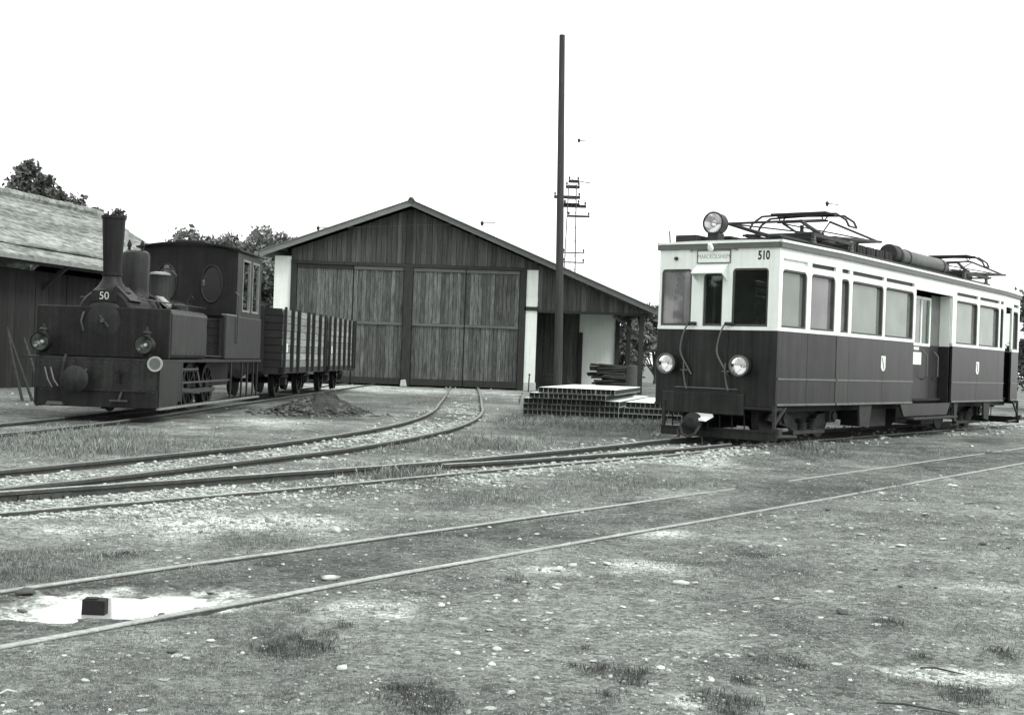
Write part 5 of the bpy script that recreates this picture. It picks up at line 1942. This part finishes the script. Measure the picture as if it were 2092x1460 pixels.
# ------------------------------------------------------------------ overhead line fittings on hair-thin wires
def overhead():
    pts = {'long': [(-30, 60, 5.8), (-6.93, 45, 5.58), (-.95, 40, 5.45), (2.0, 45.6, 5.5)]}
    def wpt(u, v, Y):
        a, b_ = ray(u, v)
        return Vector((a * Y, Y, EYE + b_ * Y))
    T = thing('overhead_wire', 'hair-thin overhead wire with small clamps above the shed roof', 'wire')
    line = [wpt(-400, 480, 50), wpt(650, 466, 45), wpt(985, 456, 42.5), Vector((1.6, 45.6, 6.2))]
    MB().tube(line, .0025, 4).build('wire', M_PYL, T)
    for p in line[1:3]:
        b = MB()
        b.lathe([(.015, -.10), (.05, -.04), (.06, .02), (.02, .08)], tuple(p), (0, 0, 1), 8)
        b.beam(tuple(p), tuple(p + Vector((.45, 0, .03))), .025, .025)
        b.build('wire_clamp', M_ROOFGEAR, T)
    T = thing('overhead_wire', 'hair-thin overhead wire with small clamps above the railcar', 'wire')
    line = [Vector((1.5, 45.6, 11.0)), wpt(1183, 287, 40), wpt(1690, 416, 33), wpt(2600, 500, 30)]
    MB().tube(line, .0022, 4).build('wire', M_PYL, T)
    for p in line[1:3]:
        b = MB()
        b.lathe([(.012, -.08), (.04, -.03), (.05, .02), (.02, .06)], tuple(p), (0, 0, 1), 8)
        b.beam(tuple(p), tuple(p + Vector((.30, 0, -.02))), .02, .02)
        b.build('wire_clamp', M_ROOFGEAR, T)


overhead()


# ------------------------------------------------------------------ earth heap by the wagons
def heap():
    c = Vector(gnd(655, 842))
    b = MB()
    n, mI = 70, 46
    for j in range(mI):
        for i in range(n):
            x = -1.25 + 2.5 * i / (n - 1)
            y = -1.3 + 2.6 * j / (mI - 1)
            r = math.hypot(x / 1.05, y / 1.15)
            z = .36 * max(0, 1 - r) ** .9 * (1 + .25 * math.sin(x * 3 + 1)) + (.34 * (float(fbm(np.array([x * 5 + 9]), np.array([y * 5]), 2, 4)[0]) - .45)) * max(0, 1.1 - r)
            b.v.append((x, y, z - .03))
    for j in range(mI - 1):
        for i in range(n - 1):
            o = j * n + i
            b.f.append((o, o + 1, o + n + 1, o + n))
    o = b.build('earth_heap', M_EARTH, smooth=False)
    o.location = (c.x, c.y, 0)
    tag(o, 'low dark heap of earth and rubble beside the goods wagons', 'heap')
    return c


HC = heap()


# ------------------------------------------------------------------ scattered stones
def rock_verts(seed, flat=.6):
    rng = np.random.default_rng(seed)
    t = (1 + 5 ** .5) / 2
    v = np.array([(-1, t, 0), (1, t, 0), (-1, -t, 0), (1, -t, 0), (0, -1, t), (0, 1, t), (0, -1, -t), (0, 1, -t), (t, 0, -1), (t, 0, 1), (-t, 0, -1), (-t, 0, 1)], float)
    v /= np.linalg.norm(v, axis=1)[:, None]
    v *= rng.uniform(.7, 1.25, 12)[:, None]
    v[:, 2] *= flat
    v[:, 0] *= rng.uniform(.8, 1.4)
    return v


ROCK_F = np.array([(0, 11, 5), (0, 5, 1), (0, 1, 7), (0, 7, 10), (0, 10, 11), (1, 5, 9), (5, 11, 4), (11, 10, 2), (10, 7, 6), (7, 1, 8), (3, 9, 4), (3, 4, 2), (3, 2, 6), (3, 6, 8), (3, 8, 9), (4, 9, 5), (2, 4, 11), (6, 2, 10), (8, 6, 7), (9, 8, 1)])


def mesh_from(V, F, name, mt, smooth=False):
    me = bpy.data.meshes.new(name)
    k = F.shape[1]
    me.vertices.add(len(V))
    me.vertices.foreach_set('co', V.astype(np.float32).ravel())
    me.loops.add(F.size)
    me.loops.foreach_set('vertex_index', F.astype(np.int32).ravel())
    me.polygons.add(len(F))
    me.polygons.foreach_set('loop_start', (np.arange(len(F)) * k).astype(np.int32))
    me.polygons.foreach_set('loop_total', np.full(len(F), k, np.int32))
    me.update(calc_edges=True)
    me.materials.append(mt)
    if smooth:
        me.polygons.foreach_set('use_smooth', np.ones(len(F), bool))
    return me


def scatter_rocks(X, Y, S, name, label, mt, lift=.25, zoff=None):
    rng = np.random.default_rng(len(X))
    protos = [rock_verts(100 + i, rng.uniform(.45, .8)) for i in range(14)]
    n = len(X)
    Z = height(X, Y) if zoff is None else zoff
    Vs = np.zeros((n, 12, 3))
    pick = rng.integers(0, 14, n)
    for i in range(14):
        s = pick == i
        Vs[s] = protos[i]
    a = rng.uniform(0, 2 * PI, n)
    ca, sa = np.cos(a)[:, None], np.sin(a)[:, None]
    x, y = Vs[:, :, 0].copy(), Vs[:, :, 1].copy()
    Vs[:, :, 0] = x * ca - y * sa
    Vs[:, :, 1] = x * sa + y * ca
    Vs *= S[:, None, None]
    Vs += np.stack([X, Y, Z + S * lift], 1)[:, None, :]
    F = (ROCK_F[None] + (np.arange(n) * 12)[:, None, None]).reshape(-1, 3)
    ob = link(name, mesh_from(Vs.reshape(-1, 3), F, name, mt))
    return tag(ob, label, None, None, 'stuff')


def view_samples(n, vmin=770, vmax=1560, umin=-260, umax=2350):
    u = RNG.uniform(umin, umax, n)
    v = vmin + (vmax - vmin) * RNG.uniform(0, 1, n)
    dx = (u - 1046) / FPX
    dy = (v - 732) / FPX
    a = dx * math.cos(ROLL) + dy * math.sin(ROLL)
    b_ = dx * math.sin(ROLL) - dy * math.cos(ROLL)
    ok = b_ < -.012
    Y = -EYE / b_[ok]
    return a[ok] * Y, Y


def off_rails(X, Y, w=.07):
    ok = np.ones(len(X), bool)
    for l in (YN, YF, near_n, far_n, third, offset_line(shed_c, .5), offset_line(shed_c, -.5)):
        ok &= dist_to(every(l, 3), X, Y) > w
    return ok


def in_puddle(X, Y):
    best = np.full(X.shape, 9.0)
    for (px, py), rx, ry in zip(PUD, (0.30, 0.34, 0.26), (0.24, 0.27, 0.22)):
        best = np.minimum(best, ((X - px) / rx) ** 2 + ((Y - py) / ry) ** 2)
    return best < 0.9


# loose gravel
X, Y = view_samples(75000)
g, tf, p, dk, bl, bed = masks(X, Y)
prob = np.clip(.075 + .9 * p + .5 * bl - .35 * g - .28 * dk - .3 * tf, .02, 1) * np.clip(.4 + 3.0 * (fbm(X * 1.1, Y * 1.1, 77, 4) - .45), .05, 1.6)
keep = (RNG.uniform(0, 1, len(X)) < prob) & off_rails(X, Y) & ~in_puddle(X, Y)
X, Y, bl2 = X[keep], Y[keep], bl[keep]
S = np.exp(RNG.normal(math.log(.0075), .5, len(X))) * np.clip(Y / 7, .75, 2.6)
S = np.minimum(S, .045)
scatter_rocks(X, Y, S, 'gravel', 'small loose gravel scattered over the yard', M_GRAVEL)
# fine grit, so that the trodden earth has a grain of its own
X, Y = view_samples(90000, 900, 1560)
g, tf, p, dk, bl, bed = masks(X, Y)
keep = (RNG.uniform(0, 1, len(X)) < np.clip(.75 + .3 * p - .6 * dk, 0, 1)) & off_rails(X, Y, .035) & ~in_puddle(X, Y)
X, Y = X[keep], Y[keep]
S = RNG.uniform(.0022, .0055, len(X)) * np.clip(Y / 6, .8, 2.2)
n = len(X)
OV = np.array([(1, 0, 0), (0, 1, 0), (-1, 0, 0), (0, -1, 0), (0, 0, 1.0)])
OF = np.array([(0, 1, 4), (1, 2, 4), (2, 3, 4), (3, 0, 4)])
V = OV[None] * RNG.uniform(.6, 1.4, (n, 5, 1)) * S[:, None, None]
V = V + np.stack([X, Y, height(X, Y) - .0005], 1)[:, None, :]
F = (OF[None] + (np.arange(n) * 5)[:, None, None]).reshape(-1, 3)
tag(link('grit_gravel', mesh_from(V.reshape(-1, 3), F, 'grit_gravel', mat('grit', 0.05, 0.36, rough=0.95, scale=60, detail=2))), 'fine grit strewn over the trodden near ground', None, None, 'stuff')
# ballast along the curved tracks
X, Y = view_samples(40000, 785, 1060)
g, tf, p, dk, bl, bed = masks(X, Y)
keep = (RNG.uniform(0, 1, len(X)) < bl * .8 * (1 - .9 * dk)) & off_rails(X, Y, .05)
X, Y = X[keep], Y[keep]
S = RNG.uniform(.010, .026, len(X)) * np.clip(Y / 12, .8, 1.7)
scatter_rocks(X, Y, S, 'ballast_gravel', 'pale broken ballast stone lying along the curved tracks', M_BALLAST, lift=.35)
# clods on the heap and cinders beneath the vehicles
n = 2200
hx_, hy_ = RNG.normal(0, .52, n), RNG.normal(0, .6, n)
r = np.hypot(hx_ / 1.05, hy_ / 1.15)
zz = .34 * np.clip(1 - r, 0, 1) ** .9 - .01
scatter_rocks(HC.x + hx_, HC.y + hy_, RNG.uniform(.012, .055, n), 'rubble', 'clods and broken stone covering the dark heap', mat('heap_rubble', 0.02, 0.15, rough=1, scale=4.5, detail=2, fine=.4), .2, zz)

# the stones large enough to tell apart
PALE = [(380, 1345, 22), (698, 1368, 30), (1135, 1198, 20), (1392, 1193, 34), (1420, 1188, 18), (1273, 1239, 16), (1070, 1264, 17), (1000, 1281, 14), (1212, 1345, 17), (175, 1397, 24), (493, 1450, 16), (190, 1354, 12),
        (1240, 1150, 22), (1290, 1420 - 200, 10), (905, 1215, 13), (1585, 1222, 18), (1676, 1264, 15), (1190, 1070, 9), (725, 1207, 13), (790, 1264, 10), (650, 1055, 15), (305, 978, 12), (1140, 1160, 26), (1170, 1155, 22), (1210, 1150, 16),
        (1840, 1113, 20), (1822, 1115, 14), (1950, 995, 18), (1925, 1097, 18), (1890, 1052, 20), (1000, 1075, 10), (540, 965, 10), (575, 958, 12), (770, 1180, 9), (430, 1310, 22), (400, 1290, 10), (385, 1292, 9),
        (640, 1185, 8), (60, 1330, 14), (130, 1340, 14), (265, 1375, 9), (520, 1300, 14), (1015, 1322, 22), (1075, 1325, 14), (1090, 1330, 10), (1300, 1300, 8), (1600, 1130, 14), (1700, 1075, 12), (1760, 1090, 16), (2040, 1075, 10)]
def boulder(seed, flat, mt, nm):
    rng = np.random.default_rng(seed)
    v = rock_verts(seed, flat)
    V, F, cache = [tuple(q) for q in v], [], {}

    def mid(a, c):
        k = (min(a, c), max(a, c))
        if k not in cache:
            cache[k] = len(V)
            q = (np.array(V[a]) + np.array(V[c])) / 2 * rng.uniform(1.0, 1.13)
            V.append(tuple(q + rng.normal(0, .045, 3)))
        return cache[k]
    for a, c, d in ROCK_F:
        ab, bc, ca = mid(a, c), mid(c, d), mid(d, a)
        F += [(a, ab, ca), (c, bc, ab), (d, ca, bc), (ab, bc, ca)]
    return mesh_from(np.array(V), np.array(F), nm, mt)


stone_me = []
for i in range(6):
    stone_me.append(boulder(300 + i, .42, M_STONE, 'loose_stone'))
dark_me = [boulder(340 + i, .42, M_STONED, 'dark_stone') for i in range(4)]


def put_stone(nm, me, u, v, wpx, label, cat, group, k):
    x, y = gnd(u, v)
    s = wpx * y / FPX / 2.3
    ob = link(nm, me)
    z = float(height(np.array([x]), np.array([y]))[0])
    ob.location = (x, y, z + s * .3)
    ob.scale = (s * random.uniform(.9, 1.2), s, s * random.uniform(.8, 1.1))
    ob.rotation_euler = (random.uniform(-.2, .2), random.uniform(-.2, .2), random.uniform(0, 6))
    return tag(ob, label, cat, group)


for k, (u, v, w) in enumerate(PALE):
    put_stone('loose_stone', stone_me[k % 6], u, v, w, 'pale rounded stone lying loose on the open gravel yard', 'stone', 'pale stones lying loose on the yard', k)
DARK = [(352, 1330, 24), (1719, 1255, 30), (1300, 1150, 10), (1840, 1195, 16), (1860, 1172, 14), (2010, 1110, 18), (2060, 1118, 14), (1912, 1196, 12), (430, 1205, 14), (700, 1340, 12), (1080, 1190, 12), (1790, 1157, 14), (1985, 1165, 14), (300, 1290, 12),
        (688, 1341, 12), (1690, 1045, 14)]
for k, (u, v, w) in enumerate(DARK):
    put_stone('dark_stone', dark_me[k % 4], u, v, w, 'dark clinker lump lying loose on the open yard', 'stone', 'dark lumps lying loose on the yard', k)
for k, (u, v, w, lab) in enumerate([(45, 1238, 22, 'dark lump at the left edge of the puddle'), (95, 1232, 16, 'small grey lump near the left edge of the puddle'), (378, 1222, 20, 'dark lump standing in the right end of the puddle'), (330, 1247, 22, 'flat dark clod on the near shore of the puddle'), (50, 1210, 40, 'low earth clod against the far rail left of the puddle')]):
    put_stone('clod', dark_me[k % 4], u, v, w, lab, 'clod', None, k)
# the black block in the puddle
x, y = gnd(194, 1253, PUD_L)
b = MB()
b.hexa([(-.052, -.03, 0), (.052, -.03, 0), (.05, .03, 0), (-.05, .03, 0), (-.050, -.03, .070), (.053, -.03, .066), (.05, .03, .07), (-.046, .03, .074)])
b.box(-.04, .012, -.02, .02, .069, .074)
o = b.build('black_block', M_COAL, bevel=.003)
o.location = (x, y, PUD_L - .002)
tag(o, 'square black block standing in the middle of the puddle', 'block')
# a few sticks lying about
for (u0, v0, u1, v1, lab) in ((1520, 1232, 1590, 1236, 'pale twig lying on the gravel right of centre'), (1880, 1362, 1970, 1378, 'long dark stick lying near the lower right corner'), (1790, 1430, 1960, 1456, 'longest dark stick at the bottom right'), (1970, 1030, 2050, 1028, 'thin dark stick on bare earth near the right edge'), (0, 1427, 34, 1426, 'short white chip of wood at the lower left edge')):
    xa, ya = gnd(u0, v0)
    xb, yb2 = gnd(u1, v1)
    mt = M_STONE if 'white' in lab else (M_LOCOEDGE if 'pale' in lab else M_TIMBER)
    xm, ym = (xa + xb) / 2, (ya + yb2) / 2
    zm = float(height(np.array([xm]), np.array([ym]))[0])
    o = MB().tube([(xa - xm, ya - ym, .0), ((xa - xm) * .3, (ya - ym) * .3 + .01, .008), (xb - xm, yb2 - ym, .004)], [.003, .0045, .002], 6).build('fallen_stick', mt)
    o.location = (xm, ym, zm + .008)
    tag(o, lab, 'stick')


# ------------------------------------------------------------------ grass
def grass(X, Y, Hh, per, name, label, mt, spread, seed):
    rng = np.random.default_rng(seed)
    n = len(X) * per
    bx_ = np.repeat(X, per) + rng.normal(0, 1, n) * np.repeat(spread, per)
    by_ = np.repeat(Y, per) + rng.normal(0, 1, n) * np.repeat(spread, per)
    hh = np.repeat(Hh, per) * rng.uniform(.45, 1.15, n)
    z = height(bx_, by_)
    a = rng.uniform(0, 2 * PI, n)
    w = hh * rng.uniform(.02, .045, n) + .0006 + np.hypot(bx_, by_) * .00010
    lean = hh * rng.uniform(.1, 1.1, n)
    la = rng.uniform(0, 2 * PI, n)
    p0 = np.stack([bx_ - w * np.cos(a), by_ - w * np.sin(a), z - .01], 1)
    p1 = np.stack([bx_ + w * np.cos(a), by_ + w * np.sin(a), z - .01], 1)
    mx, my = bx_ + lean * .4 * np.cos(la), by_ + lean * .4 * np.sin(la)
    p2 = np.stack([mx + w * .7 * np.cos(a), my + w * .7 * np.sin(a), z + hh * .6], 1)
    p3 = np.stack([mx - w * .7 * np.cos(a), my - w * .7 * np.sin(a), z + hh * .6], 1)
    p4 = np.stack([bx_ + lean * np.cos(la), by_ + lean * np.sin(la), z + hh * rng.uniform(.8, 1.0, n)], 1)
    V = np.stack([p0, p1, p2, p3, p4], 1).reshape(-1, 3)
    k = np.arange(n) * 5
    F = np.concatenate([np.stack([k, k + 1, k + 2], 1), np.stack([k, k + 2, k + 3], 1), np.stack([k + 3, k + 2, k + 4], 1)])
    ob = link(name, mesh_from(V, F, name, mt))
    return tag(ob, label, None, None, 'stuff')


X, Y = view_samples(90000, 775, 1500)
g, tf, p, dk, bl, bed = masks(X, Y)
prob = np.clip(g * .60 + .05 * (1 - p) - .2 * bl - .1 * bed, 0, 1) * np.clip(.3 + 1.7 * (fbm(X * 1.6, Y * 1.6, 55, 3) - .32), 0, 1.3)
keep = (RNG.uniform(0, 1, len(X)) < prob) & off_rails(X, Y, .04) & ~in_puddle(X, Y)
X, Y, gg = X[keep], Y[keep], g[keep]
Hh = (.010 + .022 * gg) * RNG.uniform(.6, 1.5, len(X)) * np.clip(Y / 9, .8, 1.25)
grass(X, Y, Hh, 10, 'grass', 'short dry grass growing over the yard', M_GRASS, .03 * np.clip(Y / 9, .8, 2), 1)
# thin short growth all over the near ground
X, Y = view_samples(36000, 960, 1540)
g, tf, p, dk, bl, bed = masks(X, Y)
keep = (RNG.uniform(0, 1, len(X)) < np.clip((fbm(X * .8, Y * .8, 91, 4) - .40) * 3.2, 0, .9) * (1 - .8 * p) * (1 - .9 * bed)) & off_rails(X, Y, .04) & ~in_puddle(X, Y)
X, Y = X[keep], Y[keep]
grass(X, Y, RNG.uniform(.006, .016, len(X)) * np.clip(Y / 6, .8, 1.6), 6, 'thin_grass', 'sparse thin stubble of grass over the near ground', M_GRASS, np.full(len(X), .03), 5)
# dark foreground tufts
X, Y = view_samples(16000, 900, 1520)
g, tf, p, dk, bl, bed = masks(X, Y)
keep = (RNG.uniform(0, 1, len(X)) < tf * .9) & off_rails(X, Y, .03)
X, Y = X[keep], Y[keep]
grass(X, Y, RNG.uniform(.008, .032, len(X)), 16, 'tuft_grass', 'small dark tufts of grass on the near gravel', M_GRASSD, np.full(len(X), .022), 2)
# longer grass in front of the stacked planks and by the third rail
us, vs = [], []
for u, v, ru, rv, nn in ((1200, 862, 170, 12, 900), (1330, 872, 90, 10, 420), (1120, 858, 70, 7, 200), (820, 968, 90, 14, 330), (1000, 910, 150, 14, 300), (1650, 918, 70, 8, 150), (150, 905, 180, 26, 500)):
    uu = u + ru * RNG.normal(0, .6, nn)
    vv = v + rv * RNG.normal(0, .6, nn)
    us.append(uu)
    vs.append(vv)
XY = np.array([gnd(a, c) for a, c in zip(np.concatenate(us), np.concatenate(vs))])
keep = off_rails(XY[:, 0], XY[:, 1], .12)
XY = XY[keep]
grass(XY[:, 0], XY[:, 1], RNG.uniform(.04, .12, len(XY)), 8, 'long_grass', 'longer pale grass growing by the stacked planks and rails', M_GRASS, np.full(len(XY), .06), 3)


# tall weeds, each a plant of its own
def weed(u, v, h, label, seed):
    rng = random.Random(seed)
    x, y = gnd(u, v)
    T = thing('weed_plant', label, 'plant', (x, y, 0))
    st_, lf = MB(), MB()
    for s in range(5):
        a = rng.uniform(0, 6.28)
        l = h * rng.uniform(.6, 1)
        tip = Vector((math.cos(a) * l * .3, math.sin(a) * l * .3, l))
        st_.tube([(0, 0, -.02), (tip.x * .4, tip.y * .4, l * .55), tip], [.008, .006, .003], 5)
        for k in range(9):
            t_ = rng.uniform(.25, 1)
            c = Vector((tip.x * t_ * t_, tip.y * t_ * t_, l * t_))
            aa = rng.uniform(0, 6.28)
            q = rng.uniform(.05, .10)
            d = Vector((math.cos(aa), math.sin(aa), rng.uniform(-.2, .6))) * q
            sd2 = Vector((-math.sin(aa), math.cos(aa), 0)) * q * .22
            lf.add([c, c + d * .5 + sd2, c + d, c + d * .5 - sd2], [(0, 1, 2, 3)])
    st_.build('stem', M_GRASS, T)
    lf.build('leaves', M_GRASS, T)


weed(1192, 846, .55, 'tall leafy weed against the end of the stacked planks', 1)
weed(1232, 850, .45, 'smaller leafy weed right of the tall one at the planks', 2)
weed(1165, 798, .75, 'slender weed growing at the foot of the wooden pole', 3)
weed(1060, 828, .3, 'lone weed left of the stacked planks', 4)
weed(1435, 905, .25, 'straggly weed under the railcar coupling', 5)
